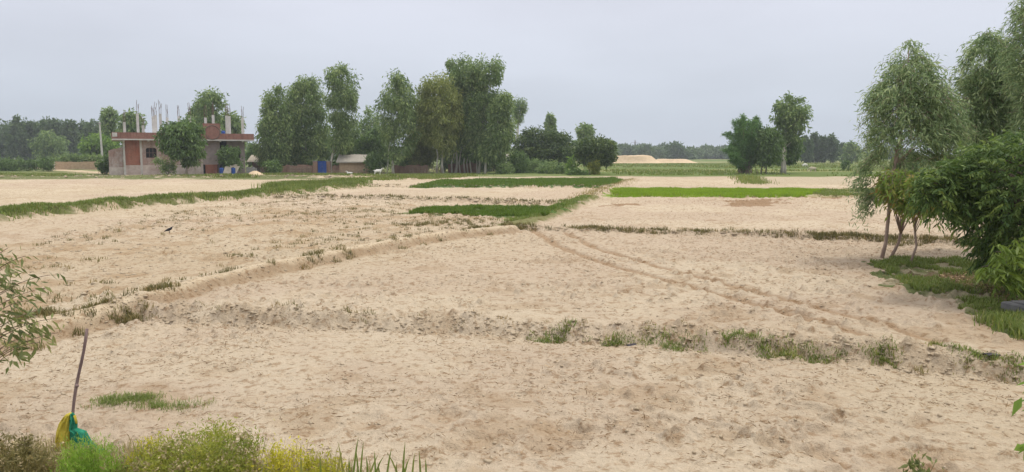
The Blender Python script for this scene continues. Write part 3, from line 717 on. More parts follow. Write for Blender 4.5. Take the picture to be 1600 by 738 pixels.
RT = [('left-hand dark tree of the far row right of the mid-field group', 255, 1259, [(212,1254,1264),(222,1250,1269),(248,1250,1270)]),
      ('taller pointed tree in the far row right of the mid-field group', 260, 1272, [(205,1269,1276),(218,1264,1281),(248,1263,1282)]),
      ('middle rounded tree of the far row right of the mid-field group', 258, 1286, [(211,1281,1292),(222,1276,1296),(248,1276,1296)]),
      ('tall narrow tree at the right end of the far row', 256, 1302, [(207,1298,1306),(218,1293,1310),(248,1292,1311)]),
      ('small dark spindly tree past the far row', 280, 1317, [(221,1314,1320),(232,1312,1322),(249,1311,1323)]),
      ('low pale tree past the far row towards the tall grey-green tree', 240, 1331, [(222,1326,1338),(234,1318,1346),(248,1318,1346)])]
for i, (lb, Y, ub, ol) in enumerate(RT):
    make_tree('distant_tree', lb, 'tree', Y, ub, ol, M['wood_leaf'] if i < 5 else M['euc'], M['bark'], nc=45, lpc=50, L=.9, W=.36, rc=1.3, droop=.35, trunk_r=.2, group='far row of trees at right', branches=6)
make_tree('shrub', 'small dark round shrub alone in the green field at right', 'shrub', 125, 1322, [(251,1319,1325),(257,1315,1329),(263,1317,1328)], M['broad'], M['bark_dark'], nc=16, lpc=60, L=.3, W=.14, rc=.4, trunk_r=.05, part='foliage', stem_part='stem', branches=5)

# far-off woods that read as one mass
def wood(name, label, segs, Y, mat, Lf, dens):
    P = []; D = []; T = []
    for u0, u1, vt in segs:
        n = int((u1-u0)/7)
        for i in range(n):
            u = u0 + (u1-u0)*(i+rng.random())/n; yy = Y*(1 + rng.normal()*.05)
            top = PY(u, vt + rng.normal()*3.0, yy); hgt_ = top[2]
            wd = (4.2 + rng.random()*3)*yy/450
            ct = .45 + rng.normal()*.16
            N = int(dens)
            zz = rng.random(N)**.8*hgt_; prof = np.sqrt(np.clip(1-((zz/hgt_-.45)/.62)**2, .05, 1))
            a = rng.random(N)*6.28; rr = rng.random(N)**.4*wd*prof
            P.append(np.stack([top[0]+rr*np.cos(a), yy+rr*np.sin(a), zz], 1)); D.append(rng.normal(size=(N, 3))); T.append(ct + rng.normal(size=N)*.2)
    P = np.concatenate(P); D = np.concatenate(D); T = np.concatenate(T)
    o = leaves_obj(name, P, D, Lf*(.6+.8*rng.random(len(P))), Lf*.5, T, mat)
    tag(o, label, 'wood', kind='stuff')
wood('distant_wood', 'hazy blue-green belt of trees along the horizon', [(930,1000,231),(985,1060,229),(1060,1140,233),(1120,1260,233),(1300,1420,237)], 470, M['wood_leaf'], 2.0, 420)
wood('distant_wood', 'faint low wood on the horizon behind the village', [(-160,170,214),(160,420,232),(420,830,236),(780,960,238)], 430, M['wood_leaf'], 2.0, 330)

# ------------------------------------------------------------------ scrub and hedges near the village
def shrub(label, Y, ub, ol, mat='euc', nc=30, **k):
    a = dict(L=.3, W=.12, rc=.5, droop=.15, trunk_r=.05, branches=8, lpc=60); a.update(k)
    make_tree('shrub', label, 'shrub', Y, ub, ol, M[mat], M['bark_brown'], nc=nc, part='foliage', stem_part='stem', group='shrubs along the village edge', **a)
shrub('dark shrub with a reddish foot beside the pale track at far left', 122, 74, [(249,68,80),(255,64,84),(264,66,82)], mat='broad', nc=22)
shrub('green shrub against the left end wall of the brick house', 104, 164, [(246,158,170),(254,154,173),(266,156,174)], mat='broad', nc=28)
shrub('dark leafy shrub in front of the brush fence', 106, 426, [(251,420,434),(258,414,440),(266,418,438)], mat='broad', nc=28)
shrub('leafy shrub at the right corner of the thatched hut', 107, 584, [(240,576,592),(250,572,597),(264,574,596)], mat='broad', nc=40)
shrub('low brown-green bush left of the smaller mango, under the large mango', 108, 862, [(255,845,880),(262,836,888),(272,838,886)], mat='euc', nc=50)
shrub('grassy bush at the left foot of the large mango', 110, 812, [(236,800,820),(248,794,826),(262,796,826),(271,798,822)], mat='broad', nc=50)
shrub('pale weedy bush right of the big clump of tall trees', 107, 786, [(256,778,796),(264,774,802),(272,776,800)], mat='euc', nc=30)
shrub('low wide bush between the two mangoes', 112, 832, [(252,818,848),(260,812,856),(270,814,852)], mat='euc', nc=40)
shrub('very low dark creeper patch at the foot of the smaller mango', 100, 902, [(267,890,914),(271,884,920),(275,888,916)], mat='broad', nc=26, rc=.35)
shrub('upright reedy bush hugging the stems of the smaller mango', 102, 928, [(252,922,934),(262,920,936),(273,922,936)], mat='herb', nc=24, rc=.4, droop=-.3)
shrub('light-green young banana-like plant between the mangoes', 105, 893, [(248,888,900),(255,885,902),(266,890,898)], mat='bright', nc=10, L=.7, W=.14, rc=.4, lpc=20)
shrub('low bush behind the low brick wall left of the big clump', 114, 630, [(246,618,642),(254,612,650),(264,614,648)], mat='broad', nc=36)
shrub('weedy hedge top on the mud wall at far left', 138, 120, [(244,84,160),(248,82,164),(252,84,162)], mat='euc', nc=40, rc=.6, df=.08, L=.4)
shrub('overgrown green hedge at the far-left edge of the village', 126, 20, [(252,-20,60),(257,-30,68),(263,-24,64)], mat='broad', nc=60, rc=.7, df=.12, L=.4)

# ------------------------------------------------------------------ unfinished brick house
def house():
    ang = math.radians(27)
    O = np.array([PY(178, 250, 100)[0], 100.0, 0])
    ca, sa = math.cos(ang), math.sin(ang)
    def S(u):    # distance along the facade line for pixel column u
        k = (u-800)/F*(1/ (CP + 0.1*SP)) if False else PY(u, 250, 1.0)[0]
        return (O[0]-k*O[1])/(k*sa-ca)
    def Zv(u, v):
        s = S(u); return PY(u, v, O[1]+s*sa)[2]
    root = empty('unfinished_house', (O[0], O[1], 0), ang, 'unfinished one-storey brick house with concrete columns sticking up from its flat roof', 'house')
    zs = 4.45                                       # slab soffit
    L = S(398)
    D = 9.0
    # --- walls (local: x along facade, y depth)
    wy = 1.15
    x0 = S(196); x1 = S(317); x2 = S(346); x3 = S(358); x4 = S(386)
    pl = 1.25
    # window hole in the left wall
    wx0, wx1, wz0, wz1 = S(229), S(246), Zv(238, 247), Zv(238, 231)
    mb = MB()
    mb.box(x0+1.75, wy, pl, wx0, wy+.25, zs).box(wx1, wy, pl, x1, wy+.25, zs).box(wx0, wy, pl, wx1, wy+.25, wz0).box(wx0, wy, wz1, wx1, wy+.25, zs)
    mb.box(x0, wy+.25, 0, x0+.25, wy+D-1.4, zs).box(x0+.25, wy+D-1.65, 0, x4, wy+D-1.4, zs)
    mb.build('wall', M['brick_pink'], root)
    MB().box(x0+.02, wy-.02, pl, x0+1.75, wy+.25, zs).build('brick_panel', M['brick_red'], root)
    for a, b in ((x0-.2, x0+.02), (x0+1.75, x0+2.0), (S(247), S(250)), (x1-.12, x1+.12)):
        MB().box(a, wy-.09, 0, b, wy-.021 if a < x0+1 else wy-.002, zs).build('pilaster', M['concrete'] if a < x0+3 else M['plinth'], root)
    p2 = MB()
    p2.box(x0+.02, wy-.07, 0, x1-.12, wy+.25, pl)
    p2.build('plinth', M['plinth'], root)
    # right plastered wall, dark low doorway and brick base
    r = MB(); zb = Zv(330, 257.5)
    r.box(x1+.12, wy, zb, x2, wy+.25, zs)
    r.build('plastered_wall', M['plaster'], root)
    MB().box(S(322), wy-.05, 0, S(341), wy+.25, zb-.003).build('brick_base', M['brick_red'], root)
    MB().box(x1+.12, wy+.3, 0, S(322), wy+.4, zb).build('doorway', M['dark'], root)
    # porch: recess between two walls
    q = MB(); q.box(x2-.25, wy+.25, 0, x2, wy+3.2, zs); q.box(x3, wy+.6, 0, S(369), wy+.85, zs); q.box(S(379), wy+.6, 0, x4, wy+.85, zs)
    z2, z3 = Zv(374, 247), Zv(374, 231)
    q.box(S(369), wy+.6, 0, S(379), wy+.85, z2).box(S(369), wy+.6, z3, S(379), wy+.85, zs)
    q.box(x4-.25, wy+.85, 0, x4, wy+D-1.65, zs)
    q.build('porch_wall', M['plaster'], root)
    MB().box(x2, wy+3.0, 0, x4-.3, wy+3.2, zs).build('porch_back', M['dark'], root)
    # windows
    wf = MB()
    for a in np.linspace(wx0, wx1, 4): wf.box(a-.03, wy+.12, wz0, a+.03, wy+.17, wz1)
    for z in (wz0+.03, (wz0+wz1)/2, wz1-.03): wf.box(wx0+.031, wy+.125, z-.03, wx1-.031, wy+.165, z+.03)
    # arched head
    wn = wf.build('window', M['rebar'], root)
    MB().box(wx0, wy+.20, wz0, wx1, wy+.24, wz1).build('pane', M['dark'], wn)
    for sgn, xa in ((1, wx0), (-1, wx1)):
        f = MB(); n = 6; rr = .32
        vs = [(xa, wy-.004, wz1)]; 
        for k in range(n+1):
            t = math.pi/2*k/n; vs.append((xa+sgn*rr*(1-math.sin(t)), wy-.004, wz1-rr*(1-math.cos(t))))
        vs = vs + [(x, wy+.1, z) for x, _, z in vs]; m_ = n+2
        fs = [tuple(range(m_)), tuple(range(m_, 2*m_))[::-1]] + [(i, (i+1) % m_, (i+1) % m_+m_, i+m_) for i in range(m_)]
        f.add(vs, fs).build('arch_spandrel', M['brick_pink'], wn)
    w2 = MB(); 
    for a in np.linspace(S(369)+.03, S(379)-.03, 3): w2.box(a-.025, wy+.7, z2, a+.025, wy+.74, z3)
    wn2 = w2.build('window', M['rebar'], root)
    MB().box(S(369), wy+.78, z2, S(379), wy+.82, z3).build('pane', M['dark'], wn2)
    # annex on the left, roofless with broken top
    a0 = S(172)-.15
    an = MB()
    xs = np.linspace(a0, x0-.21, 9); tops = [3.15, 3.25, 3.3, 3.38, 3.36, 3.45, 3.5, 3.58]
    for i in range(8): an.box(xs[i], wy+.5, 1.0, xs[i+1], wy+.75, tops[i])
    an.box(a0, wy+.75, 0, a0+.25, wy+5, 3.1)
    an.build('annex_wall', M['brick_pink'], root)
    MB().box(a0-.02, wy+.44, 0, x0-.21, wy+.75, .997).build('annex_plinth', M['plinth'], root)
    # roof slab with overhang, parapet
    MB().box(-.1, 0, zs+.003, L, wy+D, zs+.17).build('roof_slab', M['concrete'], root)
    for x in np.arange(1.2, L-.3, 2.9): MB().box(x-.11, .15, zs-.16, x+.11, wy-.1, zs).build('cantilever_beam', M['concrete'], root)
    pz = zs+.173
    px0, px1 = S(319), S(346)
    pr = MB()
    pr.box(-.1, .02, pz, px0, .26, pz+.80).box(px1, .02, pz, L, .26, pz+.78)
    pr.box(-.1, .261, pz, .14, wy+D, pz+.78).box(L-.24, .261, pz, L, wy+D, pz+.76).box(.141, wy+D-.24, pz, L-.241, wy+D, pz+.74)
    pr.build('parapet', M['brick_parapet'], root)
    MB().box(-.04, -.02, pz+.25, .5, .018, pz+.72, .02).build('plaster_patch', M['concrete'], root)
    # raised screen wall with a big round brick moulding
    zc = Zv(332, 193)
    MB().box(px0+.003, .0, pz, px1-.003, .28, zc).build('raised_parapet', M['brick_parapet'], root)
    cx_ = S(333.5); rr = .92; cz_ = pz + .92
    ring = MB(); pts = [(cx_+rr*math.cos(t), -.03, cz_+rr*math.sin(t)) for t in np.linspace(-.3, math.pi*2-.3, 33)]
    ring.tube(pts, .06, 6, False)
    ring.build('ring_moulding', M['rebar'], root)
    stair = MB()
    for i in range(7): stair.box(px0-2.2+i*.31, .4, pz+.0, px0-2.2+(i+1)*.31-.001, .62, pz+.78+.11*i)
    stair.build('stair_wall', M['brick_parapet'], root)
    # columns with rebar
    cols = [(197,191,.4),(218,178,2.4),(226,196,.6),(242,182,6.5),(246,180,4.5),(253.5,178,.7),(264,184,7.0),(282,182,7.2),(299,181,1.0),(323.5,184,3.2),(335.5,180,3.4),(356.5,181,.6),(360.5,182,3.2),(381,184,3.5)]
    for u, v, dep in cols:
        # intersect view column with the local depth line
        k = PY(u, 250, 1.0)[0]
        ox, oy = O[0]-sa*dep, O[1]+ca*dep
        s = (ox-k*oy)/(k*sa-ca)
        yw = oy+s*sa
        zt = PY(u, v, yw)[2]
        hw = .16
        z0_ = pz
        c = MB().box(s-hw, dep-hw, z0_, s+hw, dep+hw, zt)
        co = c.build('roof_column', M['concrete'], root)
        rb = MB()
        for dx, dy in ((-.1,-.1),(.1,-.1),(.1,.1),(-.1,.1)):
            h_ = .9 + random.random()*.9
            rb.tube([(s+dx, dep+dy, zt), (s+dx+random.uniform(-.05,.05), dep+dy, zt+h_*.5), (s+dx+random.uniform(-.14,.14), dep+dy+random.uniform(-.1,.1), zt+h_)], .026, 5)
        rb.build('rebar', M['rebar'], co)
    # small blue tank on the roof
    k = S(353)
    t = empty('water_drum', (O[0]+ca*k-sa*1.6, O[1]+sa*k+ca*1.6, zs+.173), 0, 'small blue drum standing on the flat roof beside the right-hand columns', 'drum')
    MB().lathe([(.24,0),(.26,.05),(.24,.1),(.26,.4),(.24,.6),(.26,.85),(.23,1.18),(.1,1.2)]).build('barrel', M['blue'], t, True)
    MB().lathe([(.11,1.2),(.11,1.25),(.05,1.26)]).build('lid', M['dark'], t)
    # boards and drums leaning near the doorway
    def W(s, dep, z=0): return (O[0]+ca*s-sa*dep, O[1]+sa*s+ca*dep, z)
    bd = empty('leaning_boards', W(S(352), -2.6), ang, 'stack of pale boards leaning by the house porch', 'boards')
    for i, (dx, tilt, hh) in enumerate(((-.75,.35,1.15),(-.4,.42,1.35),(0,.5,1.55),(.35,.55,1.3))):
        m_ = MB(); lx = math.sin(tilt)*hh; lz = math.cos(tilt)*hh; y = -.1+i*.09
        m_.add([(dx,y,0),(dx+.55,y,0),(dx+.55+lx,y+.3,lz),(dx+lx,y+.3,lz),(dx,y+.05,0),(dx+.55,y+.05,0),(dx+.55+lx,y+.35,lz),(dx+lx,y+.35,lz)],
               [(0,1,2,3),(7,6,5,4),(0,4,5,1),(1,5,6,2),(2,6,7,3),(3,7,4,0)])
        m_.build('board', M['board'], bd)
    for u, lb in ((342, 'blue drum between the brick base and the leaning boards'), (360, 'blue drum at the right end of the leaning boards')):
        d_ = empty('water_drum', W(S(u), -2.4), 0, lb, 'drum', 'blue drums by the house')
        MB().lathe([(.26,0),(.28,.05),(.26,.1),(.28,.35),(.26,.55),(.28,.75),(.25,.88),(.12,.9)]).build('barrel', M['blue'], d_, True)
        MB().lathe([(.13,.9),(.13,.95),(.06,.96)]).build('lid', M['dark'], d_)
house()

def blob(name, label, cat, px, Y, hz_, wid, dep, mat, kind=None, flat=.0, seed=0):
    c = PY(px, 250, Y); n = 40; m = 24
    z0 = zbase(c[0], Y) - .05
    vs = []; 
    for i in range(m+1):
        t = i/m
        for k in range(n):
            a = 2*math.pi*k/n
            r = t*(1 + .18*(vnoise(math.cos(a)*2+5, math.sin(a)*2+5, seed)-.5))
            hh = min(1-flat, 1-sstep(0, 1, t*.98))/(1-flat)
            x = r*wid*math.cos(a); y = r*dep*math.sin(a)
            vs.append((x, y, hz_*hh*(1+.25*(fbm(x*1.5+9, y*1.5, wid*.5, 3, seed)-.5)) ))
    fs = [(i*n+k, (i+1)*n+k, (i+1)*n+(k+1) % n, i*n+(k+1) % n) for i in range(m) for k in range(n)]
    mb = MB(); mb.add(vs, [tuple(f) for f in fs])
    o = mb.build(name, mat, None, True, (c[0], Y, z0)); tag(o, label, cat, kind=kind); return o
blob('sand_heap', 'low heap of building sand right of the brick house', 'sand heap', 398, 101, .6, 1.5, 1.2, M['sand'], seed=2)
blob('sand_mound', 'long flat-topped bank of pale sand far across the fields', 'sand mound', 990, 245, 2.35, 9.5, 5, M['sand'], flat=.62, seed=4)
blob('sand_mound', 'low narrow sand ridge right of the flat-topped bank', 'sand mound', 1050, 250, 1.25, 8.5, 4, M['sand'], flat=.5, seed=6)

# ------------------------------------------------------------------ thatched hut, shed, walls, gate
def hut():
    Y = 108.5
    a = PY(530, 250, Y)[0]; b = PY(578, 250, Y)[0]; W_ = b-a
    root = empty('thatched_hut', (a, Y, zbase(a, Y)-.02), 0, 'small mud-walled hut under a pale grey thatched roof', 'hut')
    mb = MB(); n = 10
    for i in range(n): mb.box(W_*i/n, 0, 0, W_*(i+1)/n, .3, 1.55+random.uniform(-.05,.05), 0)
    mb.box(0, .3, 0, .3, 2.6, 1.6).box(W_-.3, .3, 0, W_, 2.6, 1.6).box(.3, 2.3, 0, W_-.3, 2.6, 1.7)
    mb.build('mud_wall', M['mud'], root)
    r = MB(); n = 14
    for i in range(n):
        x0 = -.3 + (W_+.5)*i/n; x1 = -.3+(W_+.5)*(i+1)/n - .002
        e = random.uniform(-.08, .08); t = random.uniform(-.04, .04)
        r.add([(x0,-.5+e,1.5),(x1,-.5+e,1.5),(x1,1.3,2.45+t),(x0,1.3,2.45+t),(x0,-.5+e,1.66),(x1,-.5+e,1.66),(x1,1.3,2.62+t),(x0,1.3,2.62+t)],
              [(3,2,1,0),(4,5,6,7),(0,1,5,4),(1,2,6,5),(2,3,7,6),(3,0,4,7)])
        r.add([(x0,1.302,2.45+t),(x1,1.302,2.45+t),(x1,3.0,1.6),(x0,3.0,1.6),(x0,1.302,2.62+t),(x1,1.302,2.62+t),(x1,3.0,1.75),(x0,3.0,1.75)],
              [(3,2,1,0),(4,5,6,7),(0,1,5,4),(1,2,6,5),(2,3,7,6),(3,0,4,7)])
    r.build('thatch_roof', M['thatch'], root)
hut()
def shed():
    Y = 113
    a = PY(388, 250, Y)[0]; b = PY(411, 250, Y)[0]; W_ = b-a
    root = empty('open_shed', (a, Y, zbase(a, Y)-.02), 0, 'small open shed with a pale sheet roof right of the brick house', 'shed')
    for x in (.05, W_*.5, W_-.05):
        MB().tube([(x, 0, 0), (x+.03, 0, 1.6)], .05, 6).build('post', M['wood'], root)
    MB().box(0, 1.6, 0, W_, 1.75, 1.5).build('back_wall', M['mudbrick'], root)
    MB().add([(-.2,-.3,1.55),(W_+.2,-.3,1.5),(W_+.2,2,2.45),(-.2,2,2.5),(-.2,-.3,1.6),(W_+.2,-.3,1.55),(W_+.2,2,2.5),(-.2,2,2.55)],
             [(3,2,1,0),(4,5,6,7),(0,1,5,4),(1,2,6,5),(2,3,7,6),(3,0,4,7)]).build('sheet_roof', M['board'], root)
    MB().box(.2, .5, 0, W_*.7, 1.1, .75, .06).build('fodder_trough', M['concrete_grey'], root)
shed()
def low_wall(name, label, u0, u1, Y, h0, mat, Y1=None, thick=.25, jit=.12):
    Y1 = Y1 or Y
    A = PY(u0, 250, Y); B_ = PY(u1, 250, Y1)
    L = math.hypot(B_[0]-A[0], B_[1]-A[1]); an = math.atan2(B_[1]-A[1], B_[0]-A[0])
    mb = MB(); n = max(4, int(L/.5))
    for i in range(n): mb.box(L*i/n, 0, -.1, L*(i+1)/n, thick, h0*(1+random.uniform(-jit, jit)))
    o = mb.build(name, mat, None, loc=(A[0], A[1], zbase(A[0], A[1]))); o.rotation_euler = (0, 0, an)
    tag(o, label, 'wall'); return o
low_wall('brick_wall', 'low crumbling brick wall left of the blue gate', 440, 488, 109, 1.15, M['mudbrick'])
low_wall('brick_wall', 'low brick wall between the blue gate and the thatched hut', 518, 530, 109, 1.1, M['mudbrick'])
low_wall('brick_wall', 'low reddish brick wall left of the big clump of tall trees', 616, 668, 110, 1.1, M['mudbrick'])
low_wall('brick_wall', 'broken brown brick wall under the big clump of tall trees', 700, 745, 113, 1.25, M['mudbrick'], jit=.25)
low_wall('mud_wall', 'long low mud wall at far left beside the pale track', 82, 163, 137, 1.35, M['mud'], jit=.05)
low_wall('brick_wall', 'plinth-high grey wall behind the sand heap', 384, 400, 106, .9, M['concrete_grey'])
def gate():
    Y = 108.8
    a = PY(496, 250, Y)[0]; b = PY(510, 250, Y)[0]; W_ = b-a
    root = empty('gateway', (a, Y, zbase(a, Y)-.02), 0, 'bright blue sheet-metal gate between two brick pillars', 'gate')
    for x0, x1 in ((-.62, -.01), (W_+.01, W_+.55)):
        p = MB().box(x0, -.12, 0, x1, .35, 1.68).build('pillar', M['mudbrick'], root)
        MB().box(x0-.05, -.17, 1.683, x1+.05, .4, 1.76).build('cap', M['concrete_grey'], p)
    for i in range(2):
        x0 = .01+i*W_/2; x1 = W_/2*(i+1)-.01
        l = MB()
        l.box(x0, .05, .08, x1, .08, 1.72)
        for x in np.linspace(x0+.04, x1-.04, 4): l.box(x-.02, .02, .08, x+.02, .049, 1.72)
        for z in (.12, .9, 1.66): l.box(x0+.001, .01, z-.03, x1-.001, .019, z+.03)
        lf = l.build('gate_leaf', M['blue'], root)
        MB().tube([(x1-.1 if i == 0 else x0+.1, -.03, .85), (x1-.1 if i == 0 else x0+.1, -.03, 1.05)], .015, 6).build('handle', M['rebar'], lf)
gate()
def brush_fence(label, u0, u1, Y, h, n):
    A = PY(u0, 250, Y); B_ = PY(u1, 250, Y); L = B_[0]-A[0]
    root = empty('brush_fence', (A[0], Y, zbase(A[0], Y)), 0, label, 'fence')
    mb = MB()
    for i in range(n):
        x = random.uniform(0, L); hh = h*random.uniform(.5, 1.05); dx = random.uniform(-.35, .35)
        mb.tube([(x, random.uniform(-.1,.1), -.05), (x+dx*.4, random.uniform(-.1,.1), hh*.5), (x+dx, random.uniform(-.15,.15), hh)], [.03, .025, .012], 4)
    mb.build('stake', M['wood'], root)
    rl = MB()
    for z in (.4, .75):
        pts = [(x, -.12+random.uniform(-.03,.03), z*h/1.1+random.uniform(-.07,.07)) for x in np.linspace(0, L, 9)]
        rl.tube(pts, .025, 5)
    rl.build('rail', M['wood'], root)
brush_fence('rough stick fence right of the brick house', 402, 442, 107.5, 1.25, 60)
brush_fence('brushwood fence leaning on the wall left of the blue gate', 452, 486, 108.3, 1.1, 60)
brush_fence('thin stick fence in front of the mud hut', 514, 600, 107.2, .65, 90)
brush_fence('stick fence on the low reddish wall left of the big clump', 640, 690, 108.6, 1.1, 60)
# small far huts
def far_hut(label, u0, u1, Y, h, mat):
    a = PY(u0, 250, Y)[0]; b = PY(u1, 250, Y)[0]; W_ = b-a
    root = empty('far_hut', (a, Y, zbase(a, Y)), 0, label, 'hut')
    MB().box(0, 0, 0, W_, 3, h).build('wall', mat, root)
    MB().add([(-.3,-.4,h-.1),(W_+.3,-.4,h-.1),(W_+.3,1.5,h+.8),(-.3,1.5,h+.8),(-.3,3.4,h-.1),(W_+.3,3.4,h-.1)], [(0,1,2,3),(3,2,5,4),(0,3,4),(1,5,2),(0,4,5,1)]).build('roof', M['thatch'], root)
    MB().box(W_*.4, -.03, 0, W_*.6, -.002, h*.75).build('door', M['dark'], root)
far_hut('far whitish hut seen between the big clump and the large mango', 788, 801, 155, 2.1, M['concrete'])
far_hut('far brick hut glimpsed beneath the large mango', 822, 842, 152, 2.0, M['brick_pink'])

# poles and posts
def pole():
    Y = 150
    b = PY(160.5, 250, Y); t = PY(155.5, 191, Y)
    z0 = zbase(b[0], Y)
    root = empty('utility_pole', (b[0], Y, z0), 0, 'leaning pale concrete utility pole left of the brick house', 'pole')
    MB().tube([(0,0,0),((t[0]-b[0])*.5,0,(t[2]-z0)*.5),(t[0]-b[0],0,t[2]-z0)], [.2,.17,.13], 10).build('shaft', M['concrete'], root)
    x = t[0]-b[0]; z = t[2]-z0
    MB().box(x-.45, -.2, z-.35, x+.45, -.135, z-.27).build('cross_arm', M['rebar'], root)
pole()
for u, v, Y, hh, lb in ((43.5, 256, 128, .95, 'short whitish post in the grass at far left'), (23, 236, 140, 2.0, 'thin tall grey post at the far-left edge of the village'), (84, 250, 133, 1.5, 'pale post at the left end of the mud wall')):
    x = PY(u, 250, Y)[0]
    p = empty('fence_post', (x, Y, zbase(x, Y)), 0, lb, 'post')
    MB().tube([(0,0,0),(.02,0,hh*.6),(.05,0,hh)], [.075,.07,.06], 7).build('shaft', M['concrete'], p)
    MB().tube([(-.05,0,hh*.55),(.1,0,hh*.6)], .02, 5).build('wire_tie', M['rebar'], p)
def pylon():
    Y = 620; c = PY(992, 250, Y); zt = PY(992, 219, Y)[2]
    root = empty('transmission_tower', (c[0], Y, 0), 0, 'faint far lattice power tower on the horizon behind the sand banks', 'power tower')
    mb = MB()
    for sx in (-1, 1):
        for sy in (-1, 1): mb.tube([(sx*1.8, sy*1.8, 0), (sx*.7, sy*.7, zt*.62), (sx*.25, sy*.25, zt)], .09, 4)
    for i in range(6):
        z0 = zt*i/6.5; z1 = zt*(i+1)/6.5; w0 = np.interp(z0/zt, [0,.62,1], [1.8,.7,.25]); w1 = np.interp(z1/zt, [0,.62,1], [1.8,.7,.25])
        for sy in (-1, 1):
            mb.tube([(-w0, sy*w0, z0), (w1, sy*w1, z1)], .06, 4); mb.tube([(w0, sy*w0, z0), (-w1, sy*w1, z1)], .06, 4)
    mb.build('lattice', M['rebar'], root)
    for z in (.68, .84): MB().tube([(-3.0, 0, zt*z), (0, 0, zt*z+.5), (3.0, 0, zt*z)], .1, 4).build('cross_arm', M['rebar'], root)
pylon()
# ------------------------------------------------------------------ animals
def skinned(name, verts, edges, radii, mat, parent, sub=2, root_i=0):
    me = bpy.data.meshes.new(name); me.from_pydata(verts, edges, []); me.update()
    o = bpy.data.objects.new(name, me); COL.objects.link(o); o.parent = parent
    o.modifiers.new('skin', 'SKIN')
    if not me.skin_vertices: me.skin_vertices.new()
    sv = me.skin_vertices[0].data
    for i, r in enumerate(radii):
        sv[i].radius = r if hasattr(r, '__len__') else (r, r)
        sv[i].use_root = (i == root_i)
    o.modifiers.new('sub', 'SUBSURF').levels = sub
    o.modifiers['sub'].render_levels = sub
    me.materials.append(mat)
    return o
def goat(label, u, v, rz, mat, s=1.0, pose='stand', cat='goat', name='goat', horns=True, Y=None):
    p = G(u, v)
    if Y: q = PY(u, v, Y); p = np.array([q[0], Y, 0])
    z = zbase(p[0], p[1])
    root = empty(name, (p[0], p[1], z), rz, label, cat)
    root.scale = (s, s, s)
    hz = .52 if pose != 'lie' else .2
    V = [(0,0,hz),(.26,0,hz+.01),(.36,0,hz+.06),(.46,0,hz+.2),(.52,0,hz+.30),(.64,0,hz+.24),(.70,0,hz+.20),(-.26,0,hz+.02),(-.34,0,hz),(-.42,0,hz+.08),(-.47,0,hz+.04)]
    R = [(.15,.17),(.14,.17),(.10,.12),(.065,.08),(.06,.065),(.045,.05),(.032,.035),(.14,.16),(.09,.1),(.025,.025),(.018,.018)]
    E = [(0,1),(1,2),(2,3),(3,4),(4,5),(5,6),(0,7),(7,8),(8,9),(9,10)]
    if pose == 'graze':
        V[3] = (.5,0,hz-.04); V[4] = (.60,0,hz-.2); V[5] = (.66,0,hz-.34); V[6] = (.68,0,hz-.42)
    def leg(par, pts, rs):
        i = par
        for p_, r_ in zip(pts, rs):
            V.append(p_); R.append(r_); E.append((i, len(V)-1)); i = len(V)-1
    for sy in (-1, 1):
        y = .1*sy
        if pose == 'lie':
            leg(1, [(.30,y*1.4,.12),(.46,y*1.5,.05),(.34,y*1.6,.03)], [.06,.04,.03]); leg(7, [(-.2,y*1.6,.12),(-.02,y*1.8,.05),(-.2,y*1.9,.03)], [.08,.045,.03])
        else:
            leg(1, [(.27,y,hz-.14),(.27+.03*sy,y,hz-.28),(.26+.05*sy,y,.04)], [.065,.036,.028])
            leg(7, [(-.24,y,hz-.12),(-.31+.03*sy,y,hz-.27),(-.27+.05*sy,y,.04)], [.085,.04,.028])
    skinned('body', V, E, R, mat, root)
    hx, hzz = V[4][0], V[4][2]
    for sy in (-1, 1):
        MB().add([(hx,.05*sy,hzz+.03),(hx-.03,.10*sy,hzz+.02),(hx-.05,.17*sy,hzz-.04),(hx,.13*sy,hzz-.05),(hx+.01,.06*sy,hzz-.02),(hx+.01,.1*sy,hzz-.02)], [(0,1,2,3),(0,3,5,4),(4,5,2,1,0),(3,2,5)]).build('ear', mat, root, True)
        if horns: MB().tube([(hx-.01,.03*sy,hzz+.05),(hx-.06,.05*sy,hzz+.13),(hx-.13,.06*sy,hzz+.16)], [.015,.012,.005], 6).build('horn', M['bark_dark'], root, True)
        MB().lathe([(.001,-.012),(.01,-.008),(.012,0),(.01,.008),(.001,.012)], (hx+.045, .052*sy, hzz+.02), 8).build('eye', M['dark'], root, True)
goat('white goat standing side-on near the bare-trunked tall tree', 590, 275, .35, M['white_fur'], 1.15)
goat('small white goat lying on the grass below the thatched hut', 547, 273.5, 2.9, M['white_fur'], .95, 'lie')
goat('pale tan goat grazing in the green field right of the mid-field trees', 1270, 270, 2.6, M['tan_fur'], 1.15, 'graze')
goat('far small white goat beyond the tan goat in the green field', 1257, 256, .2, M['white_fur'], 1.2, 'graze', Y=160)

